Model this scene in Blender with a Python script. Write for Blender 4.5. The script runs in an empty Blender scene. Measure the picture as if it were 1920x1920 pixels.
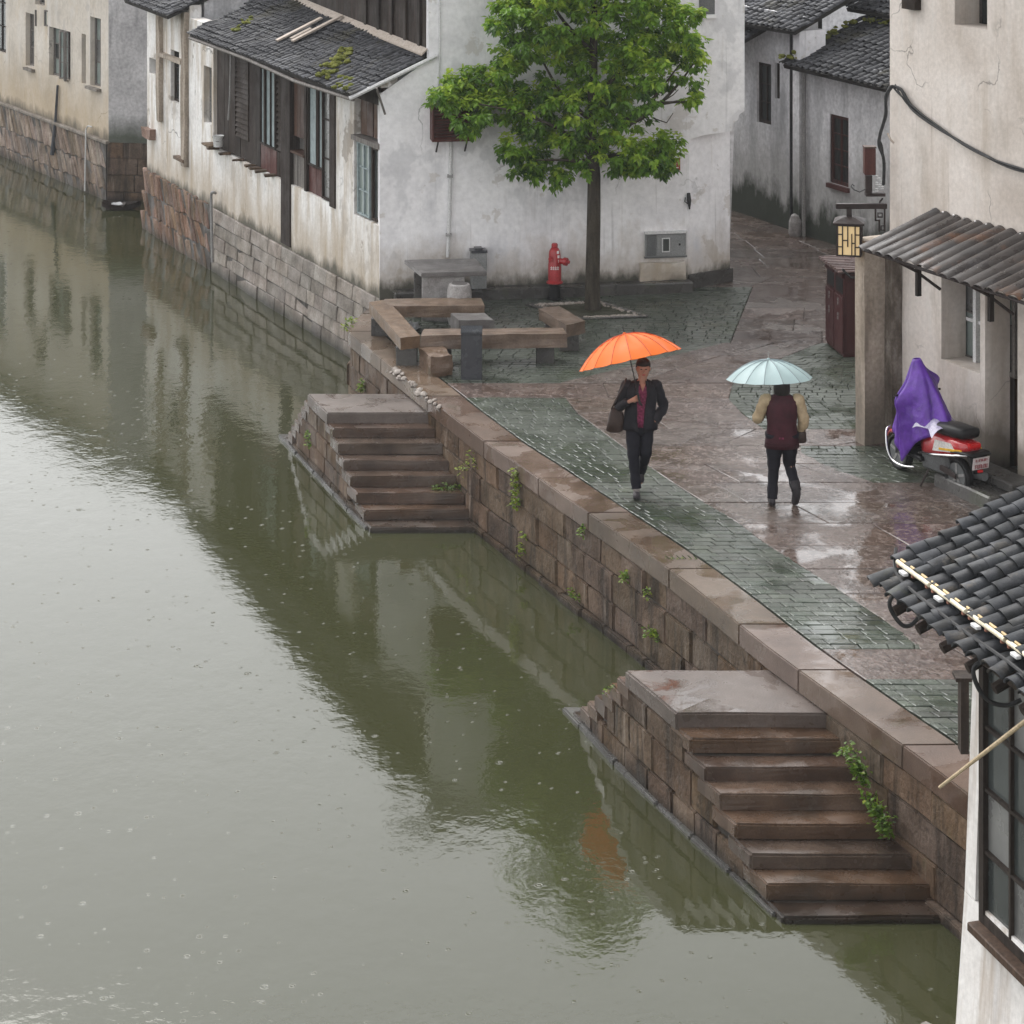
import bpy, bmesh, math, random
import numpy as np
from mathutils import Vector, Matrix, noise as mnoise
R = math.radians
HAZE = 0.00045
random.seed(11)
SC = bpy.context.scene
COL = SC.collection

# ------------------------------------------------------------------ camera, sky, sun, exposure
F, YH, HC = 4400.0, -430.0, 8.4          # focal length and horizon in photograph pixels, eye height above the quay
cam = bpy.data.objects.new('camera', bpy.data.cameras.new('camera'))
COL.objects.link(cam)
cam.location = (0, 0, HC)
cam.rotation_euler = (R(90), 0, 0)
cam.data.sensor_width = 36
cam.data.lens = F / 1920 * 36
cam.data.shift_y = -(960 - YH) / 1920
cam.data.clip_start = 0.1
cam.data.clip_end = 2000
SC.camera = cam

world = bpy.data.worlds.new('World'); SC.world = world; world.use_nodes = True
wn = world.node_tree; wn.nodes.clear()
sky = wn.nodes.new('ShaderNodeTexSky'); sky.sky_type = 'NISHITA'; sky.sun_disc = False
SUN_EL, SUN_AZ = R(55), R(-30)             # high, beyond the houses, behind thin cloud
sky.sun_elevation = SUN_EL; sky.sun_rotation = SUN_AZ
sky.air_density = 1.0; sky.dust_density = 1.0; sky.ozone_density = 1.0
hsv = wn.nodes.new('ShaderNodeHueSaturation'); hsv.inputs['Saturation'].default_value = 0.05
bg = wn.nodes.new('ShaderNodeBackground'); bg.inputs['Strength'].default_value = 0.15
wo = wn.nodes.new('ShaderNodeOutputWorld')
wn.links.new(sky.outputs[0], hsv.inputs['Color']); wn.links.new(hsv.outputs[0], bg.inputs['Color']); wn.links.new(bg.outputs[0], wo.inputs['Surface'])
sun = bpy.data.objects.new('sun', bpy.data.lights.new('sun', 'SUN')); COL.objects.link(sun)
sun.data.energy = 1.1; sun.data.angle = R(60); sun.data.color = (1, 0.97, 0.93)
sun.rotation_euler = Vector((-math.sin(SUN_AZ) * math.cos(SUN_EL), -math.cos(SUN_AZ) * math.cos(SUN_EL), -math.sin(SUN_EL))).to_track_quat('-Z', 'Y').to_euler()
SC.view_settings.view_transform = 'Standard'; SC.view_settings.look = 'None'
SC.view_settings.exposure = 1.3; SC.view_settings.gamma = 1.0
SC.view_settings.use_curve_mapping = False
try:
    SC.cycles.use_denoising = True
    SC.cycles.max_bounces = 6; SC.cycles.diffuse_bounces = 3; SC.cycles.glossy_bounces = 3
    SC.cycles.transmission_bounces = 3; SC.cycles.transparent_max_bounces = 6; SC.cycles.volume_bounces = 0
    SC.cycles.caustics_reflective = False; SC.cycles.caustics_refractive = False
    SC.cycles.sample_clamp_indirect = 4.0
except Exception:
    pass

# ------------------------------------------------------------------ where a pixel of the photograph lies in the place
def G(px, py, z=0.0):
    Y = F * (HC - z) / (py - YH)
    return Vector(((px - 960) * Y / F, Y, z))
def DP(px, py, Y):
    return Vector(((px - 960) * Y / F, Y, HC - (py - YH) * Y / F))

class Wall:
    """a vertical plane through two plan points; u runs from p0 to p1, n points to the viewer's side"""
    def __init__(s, p0, p1):
        s.p0 = Vector((p0[0], p0[1])); s.p1 = Vector((p1[0], p1[1]))
        s.L = (s.p1 - s.p0).length; s.d = (s.p1 - s.p0) / s.L
        n = Vector((s.d.y, -s.d.x))
        if n.dot(-s.p0) < 0: n = -n
        s.n = n
    def u(s, px, off=0.0):
        k = (px - 960) / F
        q = s.p0 + s.n * off
        return (k * q.y - q.x) / (s.d.x - k * s.d.y)
    def z(s, px, py, off=0.0):
        y = (s.p0 + s.n * off + s.d * s.u(px, off)).y
        return HC - (py - YH) * y / F
    def P(s, u, z, off=0.0):
        q = s.p0 + s.d * u + s.n * off
        return Vector((q.x, q.y, z))
    def at(s, px, py, off=0.0):
        return s.P(s.u(px, off), s.z(px, py, off), off)

# ------------------------------------------------------------------ objects
ORG = {}
def org(o):
    return ORG.get(o.name, Vector((0, 0, 0))) if o is not None else Vector((0, 0, 0))
def tag(o, label, cat, group=None, kind=None):
    if label: o['label'] = label
    if cat: o['category'] = cat
    if group: o['group'] = group
    if kind: o['kind'] = kind
    return o
def thing(name, label, cat, loc=(0, 0, 0), group=None, rotz=0.0, local=False):
    o = bpy.data.objects.new(name, None); COL.objects.link(o)
    o.empty_display_size = 0.1
    o.location = loc; o.rotation_euler = (0, 0, rotz)
    ORG[o.name] = Vector((0, 0, 0)) if local else Vector(loc)
    return tag(o, label, cat, group)
def put(name, me, parent=None, mw=None):
    """link a mesh; mw is its matrix in the parent's (translated) frame"""
    o = bpy.data.objects.new(name, me); COL.objects.link(o)
    if mw is not None: o.matrix_basis = mw
    if parent is not None:
        o.parent = parent; ORG[o.name] = org(parent)
    return o

class MB:
    def __init__(s): s.v = []; s.f = []; s.m = []; s.mi = 0
    def add(s, vs, fs):
        b = len(s.v)
        s.v += [tuple(p) for p in vs]
        s.f += [tuple(i + b for i in f) for f in fs]
        s.m += [s.mi] * len(fs)
        return s
    def hexa(s, c):     # 8 corners: bottom 0-3, top 4-7
        return s.add(c, [(3, 2, 1, 0), (4, 5, 6, 7), (0, 1, 5, 4), (1, 2, 6, 5), (2, 3, 7, 6), (3, 0, 4, 7)])
    def box(s, lo, hi):
        x0, y0, z0 = lo; x1, y1, z1 = hi
        return s.hexa([(x0, y0, z0), (x1, y0, z0), (x1, y1, z0), (x0, y1, z0), (x0, y0, z1), (x1, y0, z1), (x1, y1, z1), (x0, y1, z1)])
    def obox(s, c, ax, ay, az):     # centre and three half-axis vectors
        c = Vector(c); ax = Vector(ax); ay = Vector(ay); az = Vector(az)
        return s.hexa([c - ax - ay - az, c + ax - ay - az, c + ax + ay - az, c - ax + ay - az,
                       c - ax - ay + az, c + ax - ay + az, c + ax + ay + az, c - ax + ay + az])
    def wbox(s, w, u0, u1, z0, z1, o0, o1):     # box on a Wall
        P = w.P
        return s.hexa([P(u0, z0, o1), P(u1, z0, o1), P(u1, z0, o0), P(u0, z0, o0), P(u0, z1, o1), P(u1, z1, o1), P(u1, z1, o0), P(u0, z1, o0)])
    def prism(s, poly, h):      # poly: list of 3D points, h: extrusion vector
        h = Vector(h); n = len(poly)
        vs = [Vector(p) for p in poly] + [Vector(p) + h for p in poly]
        fs = [tuple(range(n))[::-1], tuple(range(n, 2 * n))] + [(i, (i + 1) % n, (i + 1) % n + n, i + n) for i in range(n)]
        return s.add(vs, fs)
    def loft(s, rings, cap=True, closed=True):
        n = len(rings[0]); vs = [p for r in rings for p in r]; fs = []
        for k in range(len(rings) - 1):
            for i in range(n if closed else n - 1):
                j = (i + 1) % n
                fs.append((k * n + i, k * n + j, (k + 1) * n + j, (k + 1) * n + i))
        if cap:
            fs.append(tuple(range(n))[::-1]); fs.append(tuple(range((len(rings) - 1) * n, len(rings) * n)))
        return s.add(vs, fs)
    def tube(s, path, rad, n=8, cap=True, flat=1.0, up=None):
        path = [Vector(p) for p in path]
        if not hasattr(rad, '__len__'): rad = [rad] * len(path)
        rings = []; side = None
        for i, p in enumerate(path):
            t = (path[min(i + 1, len(path) - 1)] - path[max(i - 1, 0)]).normalized()
            if side is None:
                ref = Vector(up) if up is not None else (Vector((0, 0, 1)) if abs(t.z) < .9 else Vector((1, 0, 0)))
                side = t.cross(ref).normalized()
            else:
                side = (side - t * side.dot(t)).normalized()
            b = side.cross(t).normalized()
            r = rad[i]
            ra, rb = (r if hasattr(r, '__len__') else (r, r * flat))
            rings.append([p + side * (ra * math.cos(a)) + b * (rb * math.sin(a)) for a in [2 * math.pi * k / n for k in range(n)]])
        return s.loft(rings, cap)
    def lathe(s, prof, c, n=16, cap=True):
        c = Vector(c)
        return s.loft([[c + Vector((r * math.cos(a), r * math.sin(a), z)) for a in [2 * math.pi * k / n for k in range(n)]] for r, z in prof], cap)
    def ball(s, c, r, n=12, m=8):
        c = Vector(c); r = r if hasattr(r, '__len__') else (r, r, r)
        return s.loft([[c + Vector((r[0] * math.sin(t) * math.cos(a), r[1] * math.sin(t) * math.sin(a), r[2] * math.cos(t))) for a in [2 * math.pi * k / n for k in range(n)]]
                       for t in [math.pi * (.04 + .92 * q / m) for q in range(m + 1)]])
    def mesh(s, name, mat, off=Vector((0, 0, 0)), smooth=False):
        me = bpy.data.meshes.new(name)
        me.from_pydata([(p[0] - off[0], p[1] - off[1], p[2] - off[2]) for p in s.v], [], s.f)
        for m in (mat if isinstance(mat, (list, tuple)) else [mat]): me.materials.append(m)
        if isinstance(mat, (list, tuple)) and len(mat) > 1: me.polygons.foreach_set('material_index', s.m)
        bm = bmesh.new(); bm.from_mesh(me); bmesh.ops.recalc_face_normals(bm, faces=bm.faces); bm.to_mesh(me); bm.free()
        if smooth:
            me.polygons.foreach_set('use_smooth', [True] * len(me.polygons))
            if smooth != 'all':
                try: me.set_sharp_from_angle(angle=R(40))
                except Exception: pass
        me.update()
        return me
    def build(s, name, mat, parent=None, smooth=False, bevel=0.0, seg=1, rough=0.0, cuts=0, rscale=4.0):
        me = s.mesh(name, mat, org(parent), smooth)
        if bevel or rough or cuts: finish(me, bevel, seg, rough, cuts, org(parent), rscale)
        return put(name, me, parent)
def finish(me, bevel=0.0, seg=1, rough=0.0, cuts=0, off=Vector((0, 0, 0)), rscale=4.0):
    bm = bmesh.new(); bm.from_mesh(me)
    if cuts:
        bmesh.ops.subdivide_edges(bm, edges=bm.edges[:], cuts=cuts, use_grid_fill=True)
    if bevel:
        es = [e for e in bm.edges if len(e.link_faces) == 2 and e.calc_face_angle(0) > .5]
        bmesh.ops.bevel(bm, geom=es, offset=bevel, segments=seg, affect='EDGES', clamp_overlap=True)
    if rough:
        for v in bm.verts:
            v.co += mnoise.noise_vector((v.co + off) * rscale) * rough
    bm.to_mesh(me); bm.free(); me.update()
# ------------------------------------------------------------------ materials
class NT:
    def __init__(s, name):
        s.mat = bpy.data.materials.new(name); s.mat.use_nodes = True
        s.t = s.mat.node_tree; s.t.nodes.clear()
        s.out = s.n('ShaderNodeOutputMaterial'); s.bsdf = s.n('ShaderNodeBsdfPrincipled')
        s.l(s.bsdf.outputs[0], s.out.inputs[0])
        s.geo = s.n('ShaderNodeNewGeometry'); s.pos = s.geo.outputs['Position']
    def n(s, t, **k):
        x = s.t.nodes.new(t)
        for a, b in k.items(): setattr(x, a, b)
        return x
    def l(s, a, b): s.t.links.new(a, b)
    def setin(s, i, v):
        if isinstance(v, bpy.types.NodeSocket): s.l(v, i)
        elif hasattr(v, '__len__') and len(v) == 3 and i.type == 'RGBA': i.default_value = (*v, 1)
        else: i.default_value = v
    def mapping(s, sc, src=None):
        m = s.n('ShaderNodeMapping'); m.inputs['Scale'].default_value = sc if hasattr(sc, '__len__') else (sc, sc, sc)
        s.l(src or s.pos, m.inputs[0]); return m.outputs[0]
    def noise(s, scale, stretch=(1, 1, 1), detail=5, rough=.55, dist=0.0):
        x = s.n('ShaderNodeTexNoise'); x.inputs['Scale'].default_value = scale; x.inputs['Detail'].default_value = detail
        x.inputs['Roughness'].default_value = rough; x.inputs['Distortion'].default_value = dist
        s.l(s.mapping(stretch), x.inputs['Vector']); return x.outputs[0]
    def math(s, op, a, b=0.0, clamp=False):
        x = s.n('ShaderNodeMath', operation=op, use_clamp=clamp); s.setin(x.inputs[0], a); s.setin(x.inputs[1], b); return x.outputs[0]
    def rng(s, v, a, b, c=0.0, d=1.0):
        x = s.n('ShaderNodeMapRange'); s.setin(x.inputs[0], v)
        for i, q in enumerate((a, b, c, d)): s.setin(x.inputs[i + 1], q)
        return x.outputs[0]
    def mix(s, f, a, b, mode='MIX'):
        x = s.n('ShaderNodeMix', data_type='RGBA', blend_type=mode)
        s.setin(x.inputs[0], f); s.setin(x.inputs[6], a); s.setin(x.inputs[7], b); return x.outputs[2]
    def ramp(s, v, cols):
        x = s.n('ShaderNodeValToRGB'); e = x.color_ramp.elements
        while len(e) < len(cols): e.new(.5)
        for i, c in enumerate(cols):
            e[i].position = c[3] if len(c) > 3 else .3 + .4 * i / max(1, len(cols) - 1); e[i].color = (*c[:3], 1)
        s.l(v, x.inputs[0]); return x.outputs[0]
    def bump(s, h, strength, dist=.01, prev=None):
        x = s.n('ShaderNodeBump'); s.setin(x.inputs['Strength'], strength); x.inputs['Distance'].default_value = dist
        s.l(h, x.inputs['Height'])
        if prev is not None: s.l(prev, x.inputs['Normal'])
        return x.outputs[0]

def surf(name, cols, scale=3.0, stretch=(1, 1, 1), rough=(.55, .8), bump=.4, bscale=40.0, bdist=.006, vary=.12, hue=0.0, stains=(), height=(), metal=0.0, spec=.22, coat=0.0, rscale=2.5, rlo=.4, rhi=.6, fine=.12, translucent=0.0, bstretch=(1, 1, 1), wet=None, crack=None):
    t = NT(name)
    c = t.ramp(t.noise(scale, stretch, 6, .6), cols) if len(cols) > 1 else None
    if c is None:
        rgb = t.n('ShaderNodeRGB'); rgb.outputs[0].default_value = (*cols[0][:3], 1); c = rgb.outputs[0]
    if fine:
        g = t.rng(t.noise(bscale * 1.3, (1, 1, 1), 3), .3, .7, 1 - fine * 1.6, 1 + fine * 1.6)
        c = t.mix(1.0, c, g, 'MULTIPLY')
    for (col, sc, st, lo, hi, amt) in stains:
        c = t.mix(t.rng(t.noise(sc, st, 5, .62), lo, hi, 0, amt), c, col)
    if crack:       # hairline cracks that come and go across the plaster
        v = t.n('ShaderNodeTexVoronoi', feature='DISTANCE_TO_EDGE'); v.inputs['Scale'].default_value = crack[0]
        vm = t.n('ShaderNodeVectorMath', operation='ADD'); nz = t.n('ShaderNodeTexNoise'); nz.inputs['Scale'].default_value = 1.3; nz.inputs['Detail'].default_value = 8
        t.l(t.pos, nz.inputs['Vector']); t.l(t.pos, vm.inputs[0]); t.l(nz.outputs[1], vm.inputs[1]); t.l(vm.outputs[0], v.inputs['Vector'])
        cm = t.math('MULTIPLY', t.rng(v.outputs['Distance'], 0.0, crack[1], 1, 0), t.rng(t.noise(.8, (1, 1, 1), 2), .54, .62, 0, crack[2]))
        c = t.mix(cm, c, (.10, .095, .09))
    for (col, z0, z1, amp, amt) in height:      # a tide mark or damp band with its own ragged edge
        sep = t.n('ShaderNodeSeparateXYZ'); t.l(t.pos, sep.inputs[0])
        zz = t.math('ADD', sep.outputs[2], t.math('MULTIPLY', t.math('SUBTRACT', t.noise(2.2, (1, 1, .5), 5, .65), .5), amp))
        c = t.mix(t.rng(zz, z0, z1, amt, 0), c, col)
    if vary:
        oi = t.n('ShaderNodeObjectInfo')
        c = t.mix(1.0, c, t.rng(oi.outputs['Random'], 0, 1, 1 - vary, 1 + vary), 'MULTIPLY')
        if hue:
            h = t.n('ShaderNodeHueSaturation'); t.l(c, h.inputs['Color'])
            t.l(t.rng(t.math('FRACT', t.math('MULTIPLY', oi.outputs['Random'], 7.31)), 0, 1, .5 - hue, .5 + hue), h.inputs['Hue'])
            t.l(t.rng(t.math('FRACT', t.math('MULTIPLY', oi.outputs['Random'], 3.77)), 0, 1, .82, 1.15), h.inputs['Saturation']); c = h.outputs[0]
    t.l(c, t.bsdf.inputs['Base Color'])
    r = t.rng(t.noise(rscale, (1, 1, 1), 4, .6), rlo, rhi, rough[0], rough[1]) if rough[0] != rough[1] else rough[0]
    if wet:         # standing film of rain: smooth and mirror-like where it lies, rough stone elsewhere
        wm = t.rng(t.noise(wet[0], (1, 1, 1), 4, .6, .4), wet[1], wet[2], 0, 1)
        r = t.math('ADD', t.math('MULTIPLY', wm, -(rough[1] - rough[0])), rough[1]); bump = t.math('ADD', t.math('MULTIPLY', wm, -bump * .93), bump)
    t.setin(t.bsdf.inputs['Roughness'], r)
    t.bsdf.inputs['Metallic'].default_value = metal
    t.bsdf.inputs['Specular IOR Level'].default_value = spec
    if coat:
        t.bsdf.inputs['Coat Weight'].default_value = coat; t.bsdf.inputs['Coat Roughness'].default_value = .08
    if bump is not 0 and bump != 0:
        b = t.bump(t.noise(bscale, bstretch, 5, .6), bump, bdist)
        t.l(b, t.bsdf.inputs['Normal'])
    if translucent:
        tr = t.n('ShaderNodeBsdfTranslucent'); t.l(c, tr.inputs[0])
        ms = t.n('ShaderNodeMixShader'); ms.inputs[0].default_value = translucent
        t.l(t.bsdf.outputs[0], ms.inputs[1]); t.l(tr.outputs[0], ms.inputs[2]); t.l(ms.outputs[0], t.out.inputs[0])
    return t.mat

m = {}
# plaster of the old houses
m['white'] = surf('white_lime_plaster', [(.68, .67, .69), (.82, .81, .825), (.86, .85, .86)], .9, rough=(.75, .9), bump=.35, bscale=9, bdist=.02, vary=0, fine=.05,
    stains=[((.42, .42, .45), 1.1, (1, 1, .5), .56, .72, .6), ((.45, .39, .34), 2.6, (2.2, 2.2, .22), .62, .78, .45), ((.20, .20, .21), 7, (1, 1, .7), .70, .76, .55), ((.46, .46, .48), .75, (1, 1, .8), .58, .61, .38), ((.34, .33, .335), 3.2, (5, 5, .16), .62, .74, .45), ((.50, .46, .42), 1.7, (1, 1, 1), .61, .635, .5)], crack=(.38, .006, .6),
    height=[((.36, .30, .235), .25, .95, 1.8, .7), ((.06, .06, .047), .17, .36, .8, .92)])
m['white2'] = surf('streaked_white_plaster', [(.56, .54, .52), (.74, .725, .71), (.81, .80, .79)], 1.1, rough=(.75, .9), bump=.4, bscale=10, bdist=.02, vary=0, fine=.06,
    stains=[((.40, .32, .23), 1.9, (1.7, 1.7, .25), .46, .66, .8), ((.29, .26, .24), 3.2, (3, 3, .22), .60, .74, .6), ((.16, .15, .14), 6, (1, 1, .5), .66, .74, .7), ((.40, .37, .345), 1.2, (1, 1, .8), .57, .60, .55), ((.27, .23, .19), .9, (1, 1, 1), .63, .65, .7)], crack=(.7, .012, .9),
    height=[((.40, .33, .25), .2, 1.15, 1.8, .7), ((.08, .076, .06), .02, .20, .6, .92)])
m['cream'] = surf('cream_plaster', [(.42, .38, .33), (.56, .51, .45), (.64, .595, .54)], .8, rough=(.75, .9), bump=.3, bscale=9, bdist=.02, vary=0, fine=.05,
    stains=[((.60, .58, .56), 1.5, (1.5, 1.5, .3), .52, .7, .6), ((.46, .35, .21), 1.2, (1, 1, .5), .55, .72, .55), ((.22, .20, .18), 3, (2.5, 2.5, .25), .60, .74, .6), ((.42, .39, .36), 1.0, (1, 1, .8), .58, .61, .5)], crack=(.7, .012, .8),
    height=[((.38, .28, .16), .4, 1.7, 1.8, .6), ((.10, .09, .07), .12, .34, .6, .9)])
m['grey_plaster'] = surf('grey_cement_render', [(.32, .31, .315), (.46, .445, .45), (.55, .535, .54)], 1.0, rough=(.75, .9), bump=.35, bscale=12, bdist=.015, vary=0,
    stains=[((.13, .13, .135), 1.4, (2, 2, .3), .54, .72, .7), ((.50, .49, .48), 2.5, (1, 1, 1), .60, .74, .4)], height=[((.055, .065, .045), .2, .75, .5, .9)])
m['alley_plaster'] = surf('alley_plaster', [(.50, .495, .515), (.68, .675, .69), (.76, .755, .765)], .8, rough=(.75, .9), bump=.3, bscale=10, bdist=.015, vary=0,
    stains=[((.24, .24, .25), 1.3, (1.6, 1.6, .3), .5, .7, .65)], height=[((.24, .235, .22), .9, 2.1, 1.8, .6), ((.030, .038, .026), .38, .80, 1.7, .95)])
m['beige'] = surf('beige_render', [(.46, .405, .36), (.58, .525, .48), (.66, .61, .57)], .9, rough=(.72, .88), bump=.3, bscale=14, bdist=.012, vary=0, fine=.05,
    stains=[((.36, .30, .24), 1.6, (1.6, 1.6, .22), .52, .72, .6), ((.30, .265, .225), 1.1, (1, 1, .6), .58, .74, .6), ((.62, .60, .575), 2.4, (2, 2, .3), .56, .7, .4), ((.30, .26, .22), 4.0, (5, 5, .14), .60, .74, .45)], crack=(.6, .008, .7),
    height=[((.19, .165, .135), .50, .78, .8, .85), ((.055, .05, .042), .14, .36, .5, .92)])
m['pier'] = surf('stained_pier_plaster', [(.30, .25, .20), (.42, .36, .30)], 1.5, rough=(.6, .8), bump=.3, bscale=16, vary=0, stains=[((.13, .105, .08), 2.2, (2, 2, .25), .5, .68, .75)], height=[((.10, .085, .07), .1, 1.0, .5, .6)])
m['pier_dark'] = surf('dark_mottled_pier', [(.06, .048, .038), (.12, .10, .082), (.25, .225, .20)], 6, (1, 1, .4), rough=(.4, .7), bump=.7, bscale=22, bdist=.02, vary=0)  # dark mottled tone for the narrow strip beside the pier
m['wall_near'] = surf('near_white_plaster', [(.56, .53, .51), (.70, .675, .655), (.76, .745, .73)], 1.5, rough=(.7, .88), bump=.35, bscale=16, bdist=.012, vary=0, fine=.05,
    stains=[((.38, .31, .25), 2.4, (2.2, 2.2, .2), .50, .68, .75), ((.35, .33, .335), 1.6, (2, 2, .3), .56, .72, .5), ((.22, .19, .16), 12, (1, 1, .6), .68, .76, .5)])
# stone
ST = [((.30, .25, .21), 3.0, (2.4, 2.4, .2), .60, .72, .6), ((.022, .017, .013), 2.4, (2.2, 2.2, .28), .52, .66, .85), ((.028, .021, .016), 6.0, (1, 1, 1), .58, .68, .7), ((.06, .075, .035), 2.6, (1, 1, .6), .66, .78, .5)]
m['quay_stone'] = surf('quay_block_stone', [(.050, .033, .022), (.100, .067, .045), (.150, .106, .076)], 2.2, rough=(.45, .75), bump=1.0, bscale=20, bdist=.018, vary=.2, hue=.008, stains=ST, spec=.18, height=[((.014, .012, .009), -1.22, -1.06, .2, .92)])
m['coping'] = surf('coping_granite', [(.066, .043, .030), (.110, .075, .054), (.155, .112, .086)], 1.6, rough=(.05, .40), bump=.6, bscale=60, bdist=.005, wet=(1.5, .46, .58), spec=.5, vary=.16, hue=.01, stains=[((.07, .07, .04), 1.7, (1, 1, 1), .60, .74, .5)], rscale=1.6, rlo=.42, rhi=.62)
m['step'] = surf('red_brown_step_stone', [(.036, .022, .015), (.068, .043, .030), (.105, .070, .051)], 2.4, rough=(.10, .36), bump=.35, bscale=55, bdist=.004, spec=.5, vary=.14, hue=.004, stains=[((.045, .038, .031), 2.2, (1, 1, 1), .56, .72, .6)], height=[((.014, .012, .009), -1.20, -1.08, .12, .9)])
m['landing'] = surf('landing_slab_stone', [(.055, .041, .034), (.092, .072, .062), (.13, .106, .094)], 1.8, rough=(.07, .42), bump=.6, bscale=45, bdist=.005, wet=(2.2, .50, .62), spec=.5, vary=.05, stains=[((.09, .06, .045), 2.0, (1, 1, 1), .55, .72, .5)])
m['pale_stone'] = surf('pale_embankment_stone', [(.14, .12, .10), (.23, .20, .175), (.31, .28, .25)], 3.5, rough=(.5, .75), bump=.6, bscale=22, bdist=.015, vary=.22, hue=.01,
    stains=[((.10, .09, .075), 3, (1.4, 1.4, .5), .55, .72, .6)], height=[((.035, .035, .028), -1.2, -1.0, .18, .9)])
m['rough_stone'] = surf('rough_split_stone', [(.10, .074, .054), (.18, .137, .105), (.28, .23, .19)], 4, (1, 1, .5), rough=(.5, .75), bump=.9, bscale=18, bdist=.03, vary=.35, hue=.012, height=[((.035, .032, .025), -1.25, -1.0, .2, .9)])
m['rust_stone'] = surf('rust_brown_split_stone', [(.09, .055, .036), (.16, .095, .062), (.23, .155, .115)], 4, (1, 1, .5), rough=(.5, .75), bump=.9, bscale=18, bdist=.03, vary=.35, hue=.014, stains=[((.05, .055, .028), 1.6, (1, 1, 1), .56, .7, .6)], height=[((.035, .032, .025), -1.25, -1.0, .2, .9)])
m['dark_joint'] = surf('dark_mortar', [(.035, .030, .026), (.06, .052, .045)], 6, rough=(.35, .7), bump=.5, bscale=40, vary=0)
m['red_flag'] = surf('wet_porphyry_flag', [(.048, .033, .027), (.085, .062, .052), (.130, .099, .086)], 3.0, rough=(.04, .30), bump=.9, bscale=20, bdist=.014, wet=(1.1, .44, .58), spec=.5, vary=.14, hue=.006,
    stains=[((.21, .175, .158), 11, (1, 1, 1), .53, .60, .55), ((.035, .026, .021), 15, (1, 1, 1), .56, .63, .7), ((.045, .040, .027), 1.3, (1, 1, 1), .58, .72, .6)], rscale=1.1, rlo=.42, rhi=.60, fine=.2)
m['green_sett'] = surf('wet_green_sett', [(.026, .033, .023), (.048, .058, .044), (.075, .087, .070)], 3.0, rough=(.05, .38), bump=.9, bscale=26, bdist=.010, wet=(.9, .44, .60), spec=.5, vary=.22, hue=.02,
    stains=[((.045, .06, .028), 1.0, (1, 1, 1), .54, .70, .6)], rscale=.9, rlo=.42, rhi=.60, fine=.18)
m['bench'] = surf('brown_bench_stone', [(.075, .048, .032), (.13, .086, .058), (.18, .127, .092)], 4.5, rough=(.3, .55), bump=.6, bscale=35, bdist=.008, spec=.5, vary=.14, hue=.006, stains=[((.09, .095, .05), 2.0, (1, 1, 1), .60, .74, .5)])
m['grey_stone'] = surf('grey_table_stone', [(.075, .068, .066), (.115, .106, .103), (.155, .145, .14)], 4, rough=(.35, .6), bump=.4, bscale=45, bdist=.004, spec=.5, vary=.1)
m['pale_drum'] = surf('pale_stool_stone', [(.17, .16, .155), (.28, .265, .26), (.34, .33, .32)], 7, rough=(.5, .7), bump=.4, bscale=40, vary=0)
m['black_stone'] = surf('polished_dark_granite', [(.028, .030, .036), (.045, .048, .056)], 14, rough=(.18, .35), bump=.1, bscale=80, spec=.5, vary=0)
m['ledge'] = surf('wet_dark_ledge', [(.035, .033, .031), (.062, .059, .056), (.09, .086, .082)], 2.0, rough=(.15, .45), bump=.4, bscale=25, spec=.5, vary=.1, stains=[((.05, .06, .03), 2, (1, 1, 1), .58, .7, .6)])
m['gravel'] = surf('tree_pit_pebble', [(.18, .15, .125), (.32, .28, .25), (.42, .38, .35)], 20, rough=(.4, .6), bump=0, vary=0)
m['soil'] = surf('wet_soil', [(.03, .033, .02), (.055, .055, .035)], 8, rough=(.4, .7), bump=.8, bscale=30, bdist=.02, vary=0)
# wood, metal, tile
m['dark_wood'] = surf('dark_old_wood', [(.014, .010, .008), (.028, .020, .016), (.048, .036, .029)], 5, (4, 4, .35), rough=(.65, .85), bump=.4, bscale=25, bstretch=(3, 3, .3), vary=.25, hue=.01)
m['brown_wood'] = surf('brown_panel_wood', [(.045, .025, .017), (.075, .043, .030), (.11, .067, .048)], 5, (4, 4, .35), rough=(.5, .7), bump=.4, bscale=25, bstretch=(3, 3, .3), vary=.2, hue=.01)
m['red_wood'] = surf('reddish_painted_wood', [(.055, .018, .015), (.09, .032, .027)], 4, (3, 3, .4), rough=(.45, .65), bump=.25, bscale=30, vary=.12)
m['grey_wood'] = surf('weathered_grey_board', [(.10, .092, .085), (.17, .155, .145), (.24, .22, .20)], 6, (4, 4, .4), rough=(.6, .8), bump=.5, bscale=25, bstretch=(3, 3, .4), vary=.2)
m['pale_board'] = surf('pale_batten_wood', [(.30, .25, .21), (.42, .36, .31)], 6, (1, 4, 4), rough=(.55, .75), bump=.3, bscale=25, vary=.2)
m['tile'] = surf('grey_clay_tile', [(.040, .041, .046), (.070, .072, .080), (.105, .107, .117)], 9, rough=(.28, .55), bump=.35, bscale=60, bdist=.004, vary=.3, hue=.01, stains=[((.10, .10, .075), 2.6, (1, 1, 1), .62, .72, .4)])
m['tile_far'] = surf('weathered_roof_tile', [(.022, .022, .025), (.045, .046, .052), (.085, .087, .096)], 14, rough=(.5, .75), bump=.3, bscale=60, vary=.35, stains=[((.055, .05, .03), 1.1, (1, 1, 1), .56, .66, .7)])
m['tile_near'] = surf('near_grey_clay_tile', [(.015, .016, .018), (.030, .032, .036), (.052, .054, .060)], 7, rough=(.42, .7), bump=.3, bscale=90, bdist=.006, spec=.2, vary=.42, hue=.014, stains=[((.115, .098, .08), 4.0, (1, 1, 1), .57, .66, .6), ((.014, .014, .013), 6.0, (1, 1, 1), .54, .64, .75), ((.055, .060, .028), 2.2, (1, 1, 1), .62, .70, .6)])
m['roof_dark'] = surf('roof_bedding', [(.018, .017, .016), (.04, .037, .034)], 8, rough=(.6, .85), bump=.5, bscale=30, vary=0)
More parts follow.
